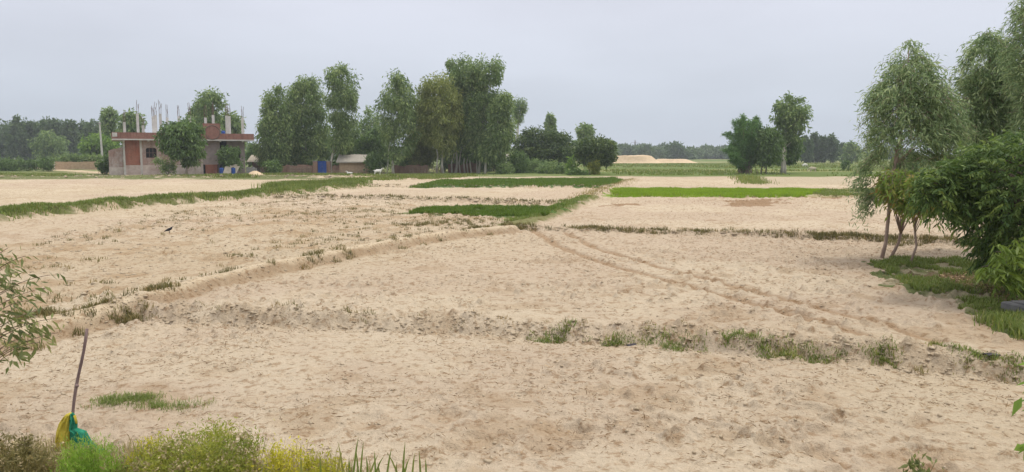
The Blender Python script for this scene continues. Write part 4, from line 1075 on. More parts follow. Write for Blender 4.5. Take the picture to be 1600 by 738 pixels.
def bird():
    p = G(265, 367.5); z = zat(p[0], p[1])
    root = empty('bird', (p[0], p[1], z), .9, 'small black bird standing alone in the rough left-hand field', 'bird')
    root.scale = (.95, .95, .95)
    V = [(0,0,.13),(.05,0,.155),(.08,0,.185),(.10,0,.215),(-.06,0,.115),(-.11,0,.095),(-.19,0,.07)]
    R = [(.05,.05),(.046,.048),(.032,.034),(.030,.03),(.042,.04),(.026,.02),(.02,.008)]
    E = [(0,1),(1,2),(2,3),(0,4),(4,5),(5,6)]
    skinned('body', V, E, R, M['black_feather'], root)
    MB().tube([(.118,0,.217),(.145,0,.212),(.172,0,.203)], [.013,.009,.002], 6).build('beak', M['rag'], root, True)
    for sy in (-1, 1):
        MB().tube([(-.005,.02*sy,.10),(.005,.022*sy,.05),(0,.022*sy,.005)], .006, 5).build('leg', M['rag'], root)
        MB().add([(.05,.05*sy,.16),(.0,.056*sy,.175),(-.09,.045*sy,.13),(-.17,.02*sy,.085),(-.08,.052*sy,.10),(.02,.058*sy,.12)], [(0,1,2,3,4,5)]).build('wing', M['black_feather'], root, True)
        MB().lathe([(.001,-.006),(.005,-.003),(.006,0),(.005,.003),(.001,.006)], (.112,.027*sy,.224), 6).build('eye', M['rebar'], root, True)
bird()

# ------------------------------------------------------------------ trees at the right
def twig_tree(name, label, Y, base_u, base_v, ols, leafmat, barkmat, ntw, per, tl, L, W, trunk, rad, limbs=30, droop=1.0, df=.8, out=.4, tonev=.25, cat='tree', shell=.5, group=None, yoff=0.0):
    """crown of drooping leafy twigs: ols = list of (outline, share)"""
    p = G(base_u, base_v); Y = p[1] if Y is None else Y
    bx = PY(base_u, 250, Y)[0]
    base = np.array([bx, Y, zbase(bx, Y)-.02])
    root = empty(name, base, 0, label, cat, group)
    Cs = []
    for ol, sh in ols:
        n = int(ntw*sh); c, hl, prof = crown_pts(ol, Y+yoff, n, df, shell=shell); Cs.append(c)
    C = np.concatenate(Cs) - base
    # keep some holes: drop twigs in noise gaps
    g = vnoise(C[:, 0]*2.2+5, C[:, 2]*2.2, 4)*.6 + vnoise(C[:, 1]*2.2, C[:, 2]*2.5+3, 6)*.4
    g = g*.8 + .2*vnoise(C[:, 0]*1.3+C[:, 1]*.6+7, C[:, 2]*1.4, 14)
    C = C[g > (.385 if ntw > 1000 else .30)]; n = len(C)
    axis = np.array(trunk)
    ax = np.stack([np.interp(C[:, 2], axis[:, 2], axis[:, k]) for k in (0, 1)], 1)
    od = np.concatenate([C[:, :2]-ax, np.zeros((n, 1))], 1); od = unit(od + 1e-6)
    t = np.linspace(0, 1, per)
    ln = tl*(.6+.8*rng.random(n))
    # twig: outward, then hanging
    P = C[:, None, :] + od[:, None, :]*out*ln[:, None, None]*(t-.4)[None, :, None] + np.array([0, 0, -1.])*(ln[:, None, None]*droop*(t**1.6)[None, :, None]) + rng.normal(size=(n, per, 3))*.025
    P[:, :, :] += (rng.normal(size=(n, 1, 3))*.1)*t[None, :, None]
    D = od[:, None, :]*.55*(1-t[None, :, None]*.4) + np.array([0, 0, -.8*droop]) + rng.normal(size=(n, per, 3))*.5
    tone = np.repeat(.45 + rng.normal(size=n)*tonev, per) + rng.normal(size=n*per)*.16
    N = n*per
    s = .6+.7*rng.random(N)
    leaves_obj('crown', P.reshape(-1, 3), D.reshape(-1, 3), L*s, W*s, tone, leafmat, root, curl=.15)
    mb = MB()
    mb.tube(trunk, rad, 9)
    tr = np.array(trunk)
    idx = rng.permutation(n)
    for ci in idx[:limbs]:
        c = C[ci]; hd = math.hypot(c[0]-np.interp(c[2], tr[:,2], tr[:,0]), c[1])
        z0 = np.clip(c[2]-hd*(.6+.5*rng.random()), tr[:,2].max()*.28, tr[-1,2]*.97)
        st = np.array([np.interp(z0, tr[:,2], tr[:,k]) for k in range(3)])
        r0 = np.interp(z0, tr[:,2], rad)*.45
        md = (st+c)/2; md[2] += .1*np.linalg.norm(c-st)
        mb.tube([st, st*.55+md*.45, md, md*.5+c*.5, c], [r0, r0*.7, r0*.5, r0*.35, r0*.15], 5)
    mb.build('trunk', barkmat, root, smooth=True)
    tw = MB()
    for ci in idx[:min(n, 420)]:
        tw.tube(P[ci][::max(1, per//4)], .004, 3, False)
    tw.build('twig', barkmat, root)
    return root

Yn = G(1385, 410)[1]
def loc(u, v, Y, bu):      # pixel at depth Y -> local coordinates of a tree based at bu
    bx = PY(bu, 250, Y)[0]; p = PY(u, v, Y); return (p[0]-bx, 0.0, p[2]-zbase(bx, Y)+.02)
tr1 = [(0,0,0), loc(1384,380,Yn,1385), loc(1389,330,Yn,1385), loc(1396,270,Yn,1385), loc(1408,200,Yn,1385), loc(1416,140,Yn,1385), loc(1420,80,Yn,1385)]
twig_tree('young_eucalyptus', 'grey-green tree with conical drooping crown and thin pinkish trunk, leftmost of the near trees', Yn, 1385, 410,
    [([(61,1416,1428),(75,1404,1440),(100,1392,1458),(125,1376,1470),(140,1360,1476),(150,1360,1490),(175,1362,1500),(200,1366,1506),(225,1362,1508),(250,1366,1506),(258,1380,1496),(270,1390,1470)], .95),
     ([(238,1352,1375),(262,1338,1370),(285,1336,1358),(305,1345,1360)], .02), ([(290,1362,1392),(318,1372,1384)], .015), ([(298,1350,1362),(335,1352,1358)], .012)],
    M['euc_near'], M['bark_pink'], 4300, 9, .30, .125, .024, tr1, [.05,.043,.041,.038,.032,.022,.01], limbs=70, droop=.62, out=.95, tonev=.36)
Y2 = 20.5
tr2 = [(0,0,0), loc(1556,330,Y2,1560), loc(1552,250,Y2,1560), loc(1548,180,Y2,1560), loc(1547,110,Y2,1560), loc(1546,60,Y2,1560)]
twig_tree('young_eucalyptus', 'second grey-green drooping tree, rising behind the dark leafy tree', Y2, 1560, 400,
    [([(44,1538,1556),(60,1522,1572),(85,1508,1590),(110,1504,1594),(135,1500,1600),(165,1510,1602),(190,1500,1606),(225,1506,1612),(255,1520,1614),(280,1530,1610)], 1.0)],
    M['euc_near'], M['bark_brown'], 3600, 9, .32, .13, .026, tr2, [.085,.075,.06,.05,.03,.012], limbs=50, droop=.62, out=.95, tonev=.36)
Y3 = 18.5
tr3 = [(0,0,0), loc(1652,300,Y3,1655), loc(1650,180,Y3,1655), loc(1645,60,Y3,1655), loc(1640,-20,Y3,1655)]
twig_tree('young_eucalyptus', 'tallest grey-green drooping tree, cut by the right border of the photo', Y3, 1655, 420,
    [([(-60,1625,1665),(-20,1606,1690),(10,1590,1700),(50,1584,1712),(90,1580,1722),(150,1586,1725),(210,1590,1720),(260,1600,1700)], 1.0)],
    M['euc_near'], M['bark_brown'], 3600, 9, .32, .13, .026, tr3, [.09,.08,.06,.04,.014], limbs=50, droop=.62, out=.95, tonev=.36)
# small tree with reddish new leaves between
Y4 = G(1400, 409)[1]
tr4 = [(0,0,0), loc(1404,380,Y4,1399), loc(1412,345,Y4,1399), loc(1421,325,Y4,1399), loc(1424,290,Y4,1399), loc(1428,268,Y4,1399)]
twig_tree('young_mango_tree', 'small tree with orange-red new leaves on a curved trunk under the conical drooping tree', Y4, 1399, 409,
    [([(264,1378,1425),(275,1368,1462),(292,1372,1480),(308,1388,1470),(322,1405,1450)], 1.0)],
    M['red_leaf'], M['bark_pink'], 320, 8, .28, .16, .05, tr4, [.042,.035,.034,.03,.024,.013], limbs=26, droop=.6, out=.7, tonev=.3, yoff=-1.1)
Y5 = G(1430, 420)[1]
tr5 = [(0,0,0), loc(1432,385,Y5,1430), loc(1428,345,Y5,1430), loc(1427,315,Y5,1430), loc(1432,285,Y5,1430)]
twig_tree('thin_sapling', 'thinnest wavy-stemmed sapling beside the small reddish tree', Y5, 1430, 420,
    [([(270,1425,1465),(290,1420,1478),(310,1424,1470),(325,1424,1440)], 1.0)],
    M['red_leaf'], M['bark_pink'], 170, 8, .26, .17, .05, tr5, [.030,.025,.025,.022,.012], limbs=20, droop=.6, out=.7, yoff=-.9)
# big dark leafy tree at the right edge
def litchi():
    Y = G(1640, 472)[1]
    bx = PY(1640, 250, Y)[0]; base = np.array([bx, Y, zbase(bx, Y)-.02])
    root = empty('leafy_tree', base, 0, 'big dense dark-leaved tree with hanging pointed leaves filling the right border', 'tree')
    mainol = [(216,1580,1650),(230,1535,1720),(250,1508,1760),(275,1500,1780),(305,1505,1790),(340,1515,1790),(365,1532,1790),(392,1540,1780),(418,1556,1770)]
    arm = [(258,1470,1520),(280,1436,1525),(305,1432,1530),(325,1450,1530),(338,1475,1530)]
    shoots = [(372,1552,1612),(395,1540,1625),(420,1528,1620),(440,1545,1605)]
    def rosettes(ol, n, df, mat, per, L, W, pname, shell=.3, yoff=0, tm=.42):
        C, hl, _ = crown_pts(ol, Y+yoff, n, df, shell=shell); C = C - base
        ctr = np.array([C[:, 0].mean(), 0, C[:, 2].mean()])
        ax = unit((C-ctr)*np.array([1, 1, .6]) + np.array([0, -.3, .1]) + rng.normal(size=C.shape)*.35)
        k = np.repeat(np.arange(n), per)
        # leaves in rows along a short twig, drooping
        t = np.tile(np.linspace(0, 1, per), n)
        P = C[k] + ax[k]*(.30*t)[:, None] + np.array([0, 0, -1])*(.10*t*t)[:, None]
        side = unit(np.cross(ax, np.array([0, 0, 1.]) + rng.normal(size=ax.shape)*.3))[k]*np.where(np.arange(len(k)) % 2 == 0, 1, -1)[:, None]
        D = side*.85 + ax[k]*(.35+.9*t)[:, None] + np.array([0, 0, -.75]) + rng.normal(size=P.shape)*.22
        s = .65+.6*rng.random(len(k))
        tone = (tm + rng.normal(size=n)*.22)[k] + rng.normal(size=len(k))*.13
        leaves_obj(pname, P, D, L*s, W*s, tone, mat, root, curl=.12)
        return C
    C = rosettes(mainol, 3000, .8, M['litchi'], 10, .12, .036, 'crown')
    C2 = rosettes(arm, 300, .5, M['litchi'], 10, .12, .036, 'bough', .6)
    C3 = rosettes(shoots, 62, .35, M['shoot'], 11, .16, .042, 'young_shoot', .5, yoff=-1.7, tm=.4)
    for _ in range(30): rosettes([(300,1520,1760),(345,1512,1770),(390,1540,1770)], 1, .85, M['shoot'], 12, .14, .038, 'young_shoot', .10)
    mb = MB()
    mb.tube([(0,0,0),(.03,.02,.5),(-.02,0,1.0),(0,.03,1.7),(.05,0,2.4)], [.16,.12,.11,.09,.03], 10)
    for c in np.concatenate([C[rng.permutation(len(C))[:70]], C2[rng.permutation(len(C2))[:14]], C3[:8]]):
        z0 = np.clip(c[2]-.6, .45, 2.2); st = np.array([0, 0, z0]); md = (st+c)/2 + np.array([0, 0, .15])
        mb.tube([st, st*.5+md*.5, md, c], [.05, .035, .025, .008], 5)
    mb.build('trunk', M['bark_dark'], root, True)
litchi()
# concrete block at the right border
cb = G(1619, 506); 
blk = empty('concrete_block', (cb[0], cb[1], zbase(cb[0], cb[1])-.02), .15, 'grey concrete block in the grass, half outside the right border', 'block')
def bevel_box(x0, y0, z0, x1, y1, z1, b):
    v = [(x0,y0),(x1,y0),(x1,y1),(x0,y1)]
    ins = [(x0+b,y0+b),(x1-b,y0+b),(x1-b,y1-b),(x0+b,y1-b)]
    V = [(x,y,z0) for x,y in v]+[(x,y,z1-b) for x,y in v]+[(x,y,z1) for x,y in ins]
    Fc = [(3,2,1,0)]+[(i,(i+1)%4,4+(i+1)%4,4+i) for i in range(4)]+[(4+i,4+(i+1)%4,8+(i+1)%4,8+i) for i in range(4)]+[(8,9,10,11)]
    return V, Fc
MB().add(*bevel_box(-.2, 0, 0, .75, .5, .20, .02)).build('slab', M['block'], blk)
MB().add(*bevel_box(-.1, .08, .201, .6, .42, .225, .01)).build('cover', M['block'], blk)

# ------------------------------------------------------------------ near left: sapling, stick with cloth
def simple_sapling(name, label, base, stem, rad, tips, mat, bark, L, W, per, cat='sapling', span=.3, seedn=0, jit=.03, group=None):
    root = empty(name, base, 0, label, cat, group)
    mb = MB(); mb.tube(stem, rad, 8)
    st = np.array(stem)
    P = []; D = []; T = []
    for tp in tips:
        tp = np.array(tp, float)
        z0 = np.clip(tp[2]-.25*abs(tp[0])-.1, st[1][2], st[-1][2]); s0 = np.array([np.interp(z0, st[:,2], st[:,k]) for k in range(3)])
        md = (s0+tp)/2 + np.array([0, 0, .12*np.linalg.norm(tp-s0)])
        tt = np.linspace(0, 1, 9)[:, None]; pth = (1-tt)**2*s0 + 2*tt*(1-tt)*md + tt**2*tp
        mb.tube(pth, list(np.linspace(rad[-1]*.8, .0025, 9)), 5)
        ct = .45 + rng.normal()*.22
        for i in range(per):
            q = .35+.65*i/(per-1); k = q*8; k0 = int(min(k, 7)); p = pth[k0]*(1-k+k0)+pth[k0+1]*(k-k0)
            dv = unit((pth[k0+1]-pth[k0])[None])[0]
            sd_ = unit(np.cross(dv, [0, 0, 1.])[None])[0]*(1 if i % 2 else -1)
            for _ in range(2):
                P.append(p + rng.normal(size=3)*jit); D.append(dv*.6+sd_*.7+np.array([0, 0, -.65])+rng.normal(size=3)*.3); T.append(ct+rng.normal()*.15)
    mb.build('stem', bark, root, True)
    n = len(P); s = .6+.7*rng.random(n)
    leaves_obj('foliage', np.array(P), np.array(D), L*s, W*s, np.array(T), mat, root, curl=.15)
    return root
b0 = G(-6, 668); b0[2] = zbase(b0[0], b0[1])-.02; Ys = b0[1]
def lp(u, v, dy=0.0):
    p = PY(u, v, Ys+dy); return p - b0
tips = [(lp(u, v, d)) for u, v, d in [(12,388,.05),(40,400,0),(28,425,-.2),(78,430,-.1),(60,452,.2),(45,470,-.3),(30,480,.2),(85,498,-.15),(70,515,.1),(90,520,.05),(50,505,-.25),(40,530,.25),(62,535,-.2),(20,520,-.3),(10,500,.3),(8,540,0),(30,548,-.1),
        (20,450,.1),(5,440,-.2),(-20,400,.1),(-30,440,.2),(-50,470,-.1),(-60,510,.2),(-40,530,-.2),(15,415,.3),(58,485,.3),(-10,470,.3),(-80,480,0)]]
simple_sapling('roadside_sapling', 'olive-leaved sapling leaning in from the left border on a thin stem', b0, [(0,0,0),(.02,0,.4),(.0,.02,.8),(-.01,0,1.1),(.03,0,1.6)], [.024,.021,.018,.015,.006], tips, M['sapling'], M['bark_brown'], .105, .03, 8, jit=.05)

def flagstick():
    bs = PY(106, 716, 6.75); g = zbase(bs[0], 6.75)
    bs = np.array([bs[0], 6.75, g]); top = PY(135, 514, 6.95) - bs
    bot = PY(104, 720, 6.75) - bs
    root = empty('stick', bs, 0, 'thin purplish wooden stick leaning upright in the near left field', 'stick')
    pts = []; 
    for i in range(12):
        t = i/11; p = np.array([bot[0], 0, -.05])*(1-t) + top*t
        pts.append(p + np.array([math.sin(t*9)*.006, math.cos(t*7)*.006, 0]))
    rad = [.013, .014, .013, .015, .0125, .0135, .0145, .0125, .0135, .0125, .014, .013]
    MB().tube(pts, rad, 9).build('shaft', M['stick'], root, True)
    k = np.array(pts[6]); MB().lathe([(.003,-.02),(.018,-.008),(.019,.004),(.008,.018)], tuple(k+np.array([.006,-.004,0])), 8).build('knot', M['stick'], root, True)
    # cloth: yellow half bag and green half hanging from a tie on the stick
    P0 = lambda u, v, y=6.72: PY(u, v, y)
    croot = empty('cloth_bag', P0(108, 716), 0, 'yellow and green cloth hung at the foot of the stick', 'cloth')
    cb_ = P0(108, 716)
    def drape(outline, name, mat, seed, bulge, th=.012):
        # outline rows: (v, uL, uR) -> puffed, creased front and back sheets
        nv, nu = 46, 34
        vs_ = np.array([o[0] for o in outline], float); uL = np.array([o[1] for o in outline], float); uR = np.array([o[2] for o in outline], float)
        rows = []
        vv = np.linspace(vs_[0], vs_[-1], nv)
        Vt = []
        for side in (-1, 1):
            for i, v in enumerate(vv):
                a = np.interp(v, vs_, uL); b = np.interp(v, vs_, uR)
                for j in range(nu):
                    q = j/(nu-1); u = a+(b-a)*q
                    puff = math.sin(math.pi*q)**.6 * bulge*min(1, .25+1.6*i/nv)
                    cre = (fbm(q*5+seed, i/nv*3.2+q*2, .9, 4, seed)-.5)*.07*math.sin(math.pi*q)**.5 + math.sin(q*17+i*.12+seed)*.006*math.sin(math.pi*q)
                    p = P0(u, v, 6.70) - cb_
                    p[1] += side*(puff+.002) + cre
                    Vt.append(p)
        fs = []
        for sd2 in (0, 1):
            o_ = sd2*nv*nu
            for i in range(nv-1):
                for j in range(nu-1):
                    f = (o_+i*nu+j, o_+(i+1)*nu+j, o_+(i+1)*nu+j+1, o_+i*nu+j+1); fs.append(f if sd2 == 0 else f[::-1])
        B2_ = nv*nu
        for i in range(nv-1):
            fs.append((i*nu, B2_+i*nu, B2_+(i+1)*nu, (i+1)*nu)); e = nu-1
            fs.append((i*nu+e, (i+1)*nu+e, B2_+(i+1)*nu+e, B2_+i*nu+e))
        for j in range(nu-1):
            fs.append((j, j+1, B2_+j+1, B2_+j)); e = (nv-1)*nu
            fs.append((e+j, B2_+e+j, B2_+e+j+1, e+j+1))
        MB().add(Vt, fs).build(name, mat, croot, True)
    drape([(647,104,112),(653,98,112),(662,92,111),(675,88,111),(690,86,111),(705,85,112),(717,88,113)], 'yellow_panel', M['yellow_cloth'], 3, .055)
    drape([(646,107,115),(652,107,119),(660,108,121),(670,108,120),(674,109,134),(682,109,139),(690,110,143),(698,110,152),(705,111,165),(713,112,175),(722,114,180)], 'green_panel', M['green_cloth'], 8, .045)
    MB().tube([P0(98,658,6.69)-cb_, P0(104,651,6.69)-cb_, P0(111,647,6.7)-cb_, P0(116,650,6.7)-cb_, P0(120,662,6.68)-cb_], [.012,.016,.018,.015,.009], 7).build('knotted_corner', M['yellow_cloth'], croot, True)
flagstick()

# ------------------------------------------------------------------ near plants along the bottom edge
def blades(P, h, w, lean, rgn=None):
    """two-segment grass blades; P base points (n,3)"""
    n = len(P); a = rng.random(n)*2*math.pi
    d = np.stack([np.cos(a), np.sin(a), np.zeros(n)], 1); s = np.stack([-d[:, 1], d[:, 0], np.zeros(n)], 1)
    h = np.broadcast_to(h, (n,))[:, None]; w = np.broadcast_to(w, (n,))[:, None]; ln = (lean*(.3+rng.random(n)))[:, None]
    up = np.array([0, 0, 1.])
    m = P + up*h*.55 + d*h*ln*.25; t = P + up*h*(1-.25*ln) + d*h*ln*.8
    V = np.stack([P-s*w*.5, P+s*w*.5, m+s*w*.42, m-s*w*.42, t], 1).reshape(-1, 3)
    b = np.arange(n)[:, None]*5
    return V, b+np.array([[0,1,2,3]]), b+np.array([[3,2,4]])
def blades_obj(name, P, h, w, lean, tone, mat, parent=None, loc=None):
    V, q, t = blades(P, h, w, lean)
    return mesh_np(name, V, q, t, mat, parent, {'tone': np.repeat(np.clip(tone, 0, 1), 5)}, loc=loc)

def herb(label, Y, ub, ol, mats, n, L, W, name='wild_plant', cat='plant', seeds=0, grassy=0, df=.7, nstem=40, up=.5, tone=.5, gname='weeds along the near edge of the field', leaf='leaf', yellow_top=None):
    bx = PY(ub, 600, Y)[0]; base = np.array([bx, Y, zbase(bx, Y)-.02])
    root = empty(name, base, 0, label, cat, gname)
    K, hl, _ = crown_pts(ol, Y, max(12, n//55), df, shell=.5); K -= base
    kk = rng.integers(len(K), size=n); C = K[kk] + rng.normal(size=(n, 3))*np.array([.04, .04, .045])*(.6+.9*rng.random(len(K)))[kk][:, None]
    ok = C[:, 2] > .02; C = C[ok]; n = len(C)
    ck = vnoise(C[:, 0]*9, C[:, 2]*9, 5)
    D = rng.normal(size=(n, 3))*.7 + np.array([0, 0, up]); s = .6+.8*rng.random(n)
    T = tone + (ck-.5)*.6 + rng.normal(size=n)*.16
    leaves_obj('foliage', C, D, L*s, W*s, T, mats[0], root)
    mb = MB()
    for c in C[rng.permutation(n)[:nstem]]:
        b_ = np.array([c[0]*.6+rng.normal()*.03, c[1]*.6+rng.normal()*.03, 0]); md = (b_+c)/2+rng.normal(size=3)*.03
        mb.tube([b_, md, c], [.004, .003, .0015], 4, False)
    mb.build('stem', mats[0] if len(mats) < 3 else mats[2], root)
    if seeds:
        Cs, _, _ = crown_pts(ol, Y, seeds, df*1.05, shell=.15); Cs -= base; Cs = Cs[Cs[:, 2] > .05]
        k = np.repeat(np.arange(len(Cs)), 7)
        P = Cs[k] + rng.normal(size=(len(k), 3))*.006
        leaves_obj('seed_head', P, rng.normal(size=(len(k), 3)), .021, .015, .5+rng.normal(size=len(k))*.3, mats[1], root)['kind'] = 'stuff'
    if grassy:
        Cg, _, _ = crown_pts(ol, Y, grassy, df, shell=.6); Cg -= base
        P = Cg.copy(); top = np.maximum(P[:, 2], .05)*(1+.25*rng.random(len(P))); P[:, 2] = 0
        blades_obj('blade', P, top, .007, .5, .5+rng.normal(size=len(P))*.3, M['grass_dry'], root)
    return root
S3 = (M['herb'], M['seed'], M['grass_dry'])
herb('dark weedy clump with dry seed heads at the bottom-left corner', 5.9, 40, [(683,10,30),(690,-10,70),(700,-25,92),(720,-40,100),(760,-45,105),(800,-40,100)], (M['weed'], M['seed'], M['grass_dry']), 4200, .04, .011, seeds=170, grassy=260, tone=.4)
herb('fresh bright-green feathery plant in front of the green cloth', 5.7, 142, [(694,128,146),(702,112,165),(708,104,178),(725,98,186),(760,96,190),(800,104,184)], (M['fern'],), 8000, .036, .0055, name='feathery_plant', up=.9)
herb('big rounded clump of yellow-green weeds with pale dry flower heads', 5.6, 305, [(680,320,375),(686,285,388),(694,250,396),(704,225,402),(718,212,408),(745,205,410),(790,205,405)], S3, 13000, .034, .008, seeds=560, grassy=420, name='flowering_weed', tone=.55)
herb('yellowish dry weeds left of the big rounded clump', 5.7, 222, [(690,228,244),(698,218,258),(712,208,262),(740,204,262),(790,206,258)], (M['yellow_weed'], M['seed'], M['grass_dry']), 1500, .034, .01, seeds=90, grassy=110, tone=.35)
herb('small leafy yellow-flowered plant at the bottom edge', 5.6, 438, [(702,432,458),(710,415,470),(722,405,482),(745,402,486),(800,405,480)], (M['yellow_weed'],), 2600, .028, .011, name='yellow_plant', tone=.6)
herb('greener leafy plant right of the yellow-flowered one at the bottom edge', 5.55, 500, [(704,505,525),(714,482,532),(728,470,536),(760,468,536),(800,470,530)], (M['yellow_weed'],), 1900, .028, .011, name='yellow_plant', tone=.2)
herb('low tangle of dry grass between the feathery plant and the big clump', 5.75, 190, [(706,180,205),(718,172,218),(745,168,222),(790,170,220)], (M['weed'], M['seed'], M['grass_dry']), 700, .05, .012, seeds=60, grassy=150, tone=.5)
herb('little round green plant at the bottom edge towards the right', 5.9, 1436, [(725,1428,1444),(732,1420,1452),(750,1418,1454),(790,1424,1450)], (M['sapling'],), 160, .065, .028, name='leafy_weed', tone=.45, nstem=14)
# tall upright blades
def reed():
    Y = 5.45; ub = 595
    bx = PY(ub, 700, Y)[0]; base = np.array([bx, Y, zbase(bx, Y)-.02])
    root = empty('tall_grass', base, 0, 'sparse tall grass blades standing at the bottom edge', 'grass', 'weeds along the near edge of the field')
    spec = [(528,690,545),(545,716,550),(560,683,550),(556,700,566),(585,705,590),(592,708,560),(600,712,575),(612,700,600),(633,690,628),(640,715,625),(648,708,642),(655,705,660),(572,712,580),(604,706,640),(620,722,618),(665,716,668),(540,722,548),(590,722,600),(535,705,520),(628,718,640),(500,712,505),(470,706,474),(568,690,560)]
    V = []; Q = []; T3 = []
    for i, (ut, vt, ubb) in enumerate(spec):
        dy = rng.normal()*.12
        t = PY(ut, vt, Y+dy)-base; b_ = PY(ubb, 860, Y+dy)-base; b_[2] = 0
        w_ = .016
        m1 = b_*.6+t*.4 + np.array([0,0,.03]); m2 = b_*.25+t*.75+np.array([0,0,.03])
        n0 = len(V)
        for p_, ww in ((b_, w_), (m1, w_), (m2, w_*.7), (t, .001)):
            V.append(p_-np.array([ww*.5, 0, 0])); V.append(p_+np.array([0, ww*.25, 0])); V.append(p_+np.array([ww*.5, 0, 0]))
        for k in range(3):
            a = n0+k*3; Q += [(a,a+1,a+4,a+3),(a+1,a+2,a+5,a+4)]
    mesh_np('blade', V, Q, None, M['grass'], root, {'tone': np.repeat(np.clip(.5+rng.normal(size=len(V)//12)*.3, 0, 1), 12)})
reed()
# sapling just outside the right border, a few leaves reach in
br = PY(1650, 700, 6.0); br = np.array([br[0], 6.0, zbase(br[0], 6.0)-.02])
tipsr = [PY(u, v, 6.0+d)-br for u, v, d in [(1602,622,0),(1615,590,.1),(1603,695,.1),(1620,560,0),(1640,520,.1),(1660,560,-.1),(1690,600,0),(1625,650,-.1),(1670,640,.1)]]
simple_sapling('roadside_sapling', 'green sapling just past the right border, only leaf tips in view', br, [(0,0,0),(.0,.02,.3),(.02,0,.6),(.0,0,.95)], [.014,.012,.01,.005], tipsr, M['bright'], M['bark_brown'], .13, .05, 4, jit=.015)

# ------------------------------------------------------------------ grass, crops, weeds, clods and straw (uncountable)
def scatter_poly(P, n, wob=.4):
    lo = P.min(0); hi = P.max(0); out = []
    while sum(len(o) for o in out) < n:
        q = lo + (hi-lo)*rng.random((n*2, 2))
        qx = q[:, 0]+(fbm(q[:, 0], q[:, 1], .9, 2, 90)-.5)*wob*2; qy = q[:, 1]+(fbm(q[:, 0], q[:, 1], .9, 2, 91)-.5)*wob*3
        out.append(q[inpoly(qx, qy, P)])
    return np.concatenate(out)[:n]
def scatter_line(P, n, w):
    seg = np.linalg.norm(np.diff(P, axis=0), axis=1); cs = np.concatenate([[0], np.cumsum(seg)])
    s = rng.random(n)*cs[-1]
    q = np.stack([np.interp(s, cs, P[:, k]) for k in (0, 1)], 1)
    return q + rng.normal(size=(n, 2))*w
def z3(q): return np.concatenate([q, hgt(q[:, 0], q[:, 1])[:, None]], 1)
def tuft(q, k, r):
    qq = np.repeat(q, k, 0) + rng.normal(size=(len(q)*k, 2))*r
    return z3(qq)
def stuff(name, label, cat, P, h, w, lean, tone, mat):
    o = blades_obj(name, P, h, w, lean, tone, mat); tag(o, label, cat, kind='stuff'); return o
q = scatter_poly(P_nurs, 46000, .45); q = q[fbm(q[:,0], q[:,1], 1.6, 3, 103) > .34]; P = z3(q); stuff('rice_nursery', 'bright yellow-green strip of rice seedlings right of centre', 'rice crop', P, .16*(.6+.8*vnoise(q[:,0]/1.1, q[:,1]/1.1, 33))*(.75+.5*rng.random(len(P))), .024, .5, .45+rng.normal(size=len(P))*.22+(vnoise(q[:,0]/1.5, q[:,1]/1.5, 35)-.5)*.6, M['nursery'])
q = scatter_poly(P_nurs2, 9000, .4); q = q[fbm(q[:,0], q[:,1], 1.5, 3, 93) > .52]; P = z3(q); stuff('sparse_rice', 'thin patchy grass at the right end of the bright rice strip', 'grass', P, .16*(.7+.6*rng.random(len(P))), .035, .6, .35+rng.normal(size=len(P))*.25, M['grass'])
q = scatter_poly(P_dark, 44000, .6); q = q[(fbm(q[:,0], q[:,1], 2.2, 3, 101) + .25*np.cos(q[:,1]*7)*.3) > .36]; P = z3(q); stuff('rice_paddy', 'dark green rice paddy below the big clump of trees', 'rice crop', P, .19*(.5+.9*vnoise(q[:,0]/1.2, q[:,1]/1.2, 31))*(.7+.6*rng.random(len(P))), .045, .4, .45+rng.normal(size=len(P))*.22, M['paddy'])
q = scatter_poly(P_small, 30000, .35); q = q[fbm(q[:,0], q[:,1], 1.0, 3, 102) > .36]; P = z3(q); stuff('rice_paddy', 'small dark green rice plot in the middle of the dry fields', 'rice crop', P, .17*(.5+.9*vnoise(q[:,0]/.8, q[:,1]/.8, 32))*(.7+.6*rng.random(len(P))), .026, .5, .45+rng.normal(size=len(P))*.22, M['paddy'])
# grass bunds
q = scatter_line(bD, 20000, .52); P = z3(q); stuff('bund_grass', 'thick band of rough grass along the left-hand earth bund', 'grass', P, (.13+.12*vnoise(q[:,0]/1.5, q[:,1]/1.5, 4))*(.6+.8*rng.random(len(P))), .035, .8, .40+rng.normal(size=len(P))*.22+(vnoise(q[:,0]*1.2, q[:,1]*.8, 9)-.5)*.7, M['grass'])
q = scatter_line(poly([(425,297),(470,293),(520,291),(560,288)]), 7000, .55); P = z3(q); stuff('tall_bund_grass', 'taller upright grass at the far end of the left-hand bund', 'grass', P, .62*(.5+.6*rng.random(len(P))), .045, .4, .35+rng.normal(size=len(P))*.22, M['grass'])
q = scatter_line(poly([(800,349),(830,345),(860,335),(900,319),(912,314)]), 6000, .24); P = z3(q); stuff('bund_grass', 'short green grass along the diagonal bund beside the small rice plot', 'grass', P, .14*(.6+.8*rng.random(len(P))), .025, .8, .42+rng.normal(size=len(P))*.2, M['grass'])
q = scatter_line(poly([(905,316),(940,300),(985,282)]), 1500, .5); P = z3(q); stuff('bund_grass', 'thin dry grass on the far part of the diagonal bund', 'grass', P, .15*(.6+.8*rng.random(len(P))), .03, .8, .4+rng.normal(size=len(P))*.3, M['grass_dry'])
q = scatter_line(poly([(1165,277),(1172,283),(1182,290)]), 1600, .7); P = z3(q); stuff('bund_grass', 'tuft of pale grass dividing the two far dry plots at right', 'grass', P, .3*(.6+.8*rng.random(len(P))), .05, .6, .4+rng.normal(size=len(P))*.3, M['grass'])
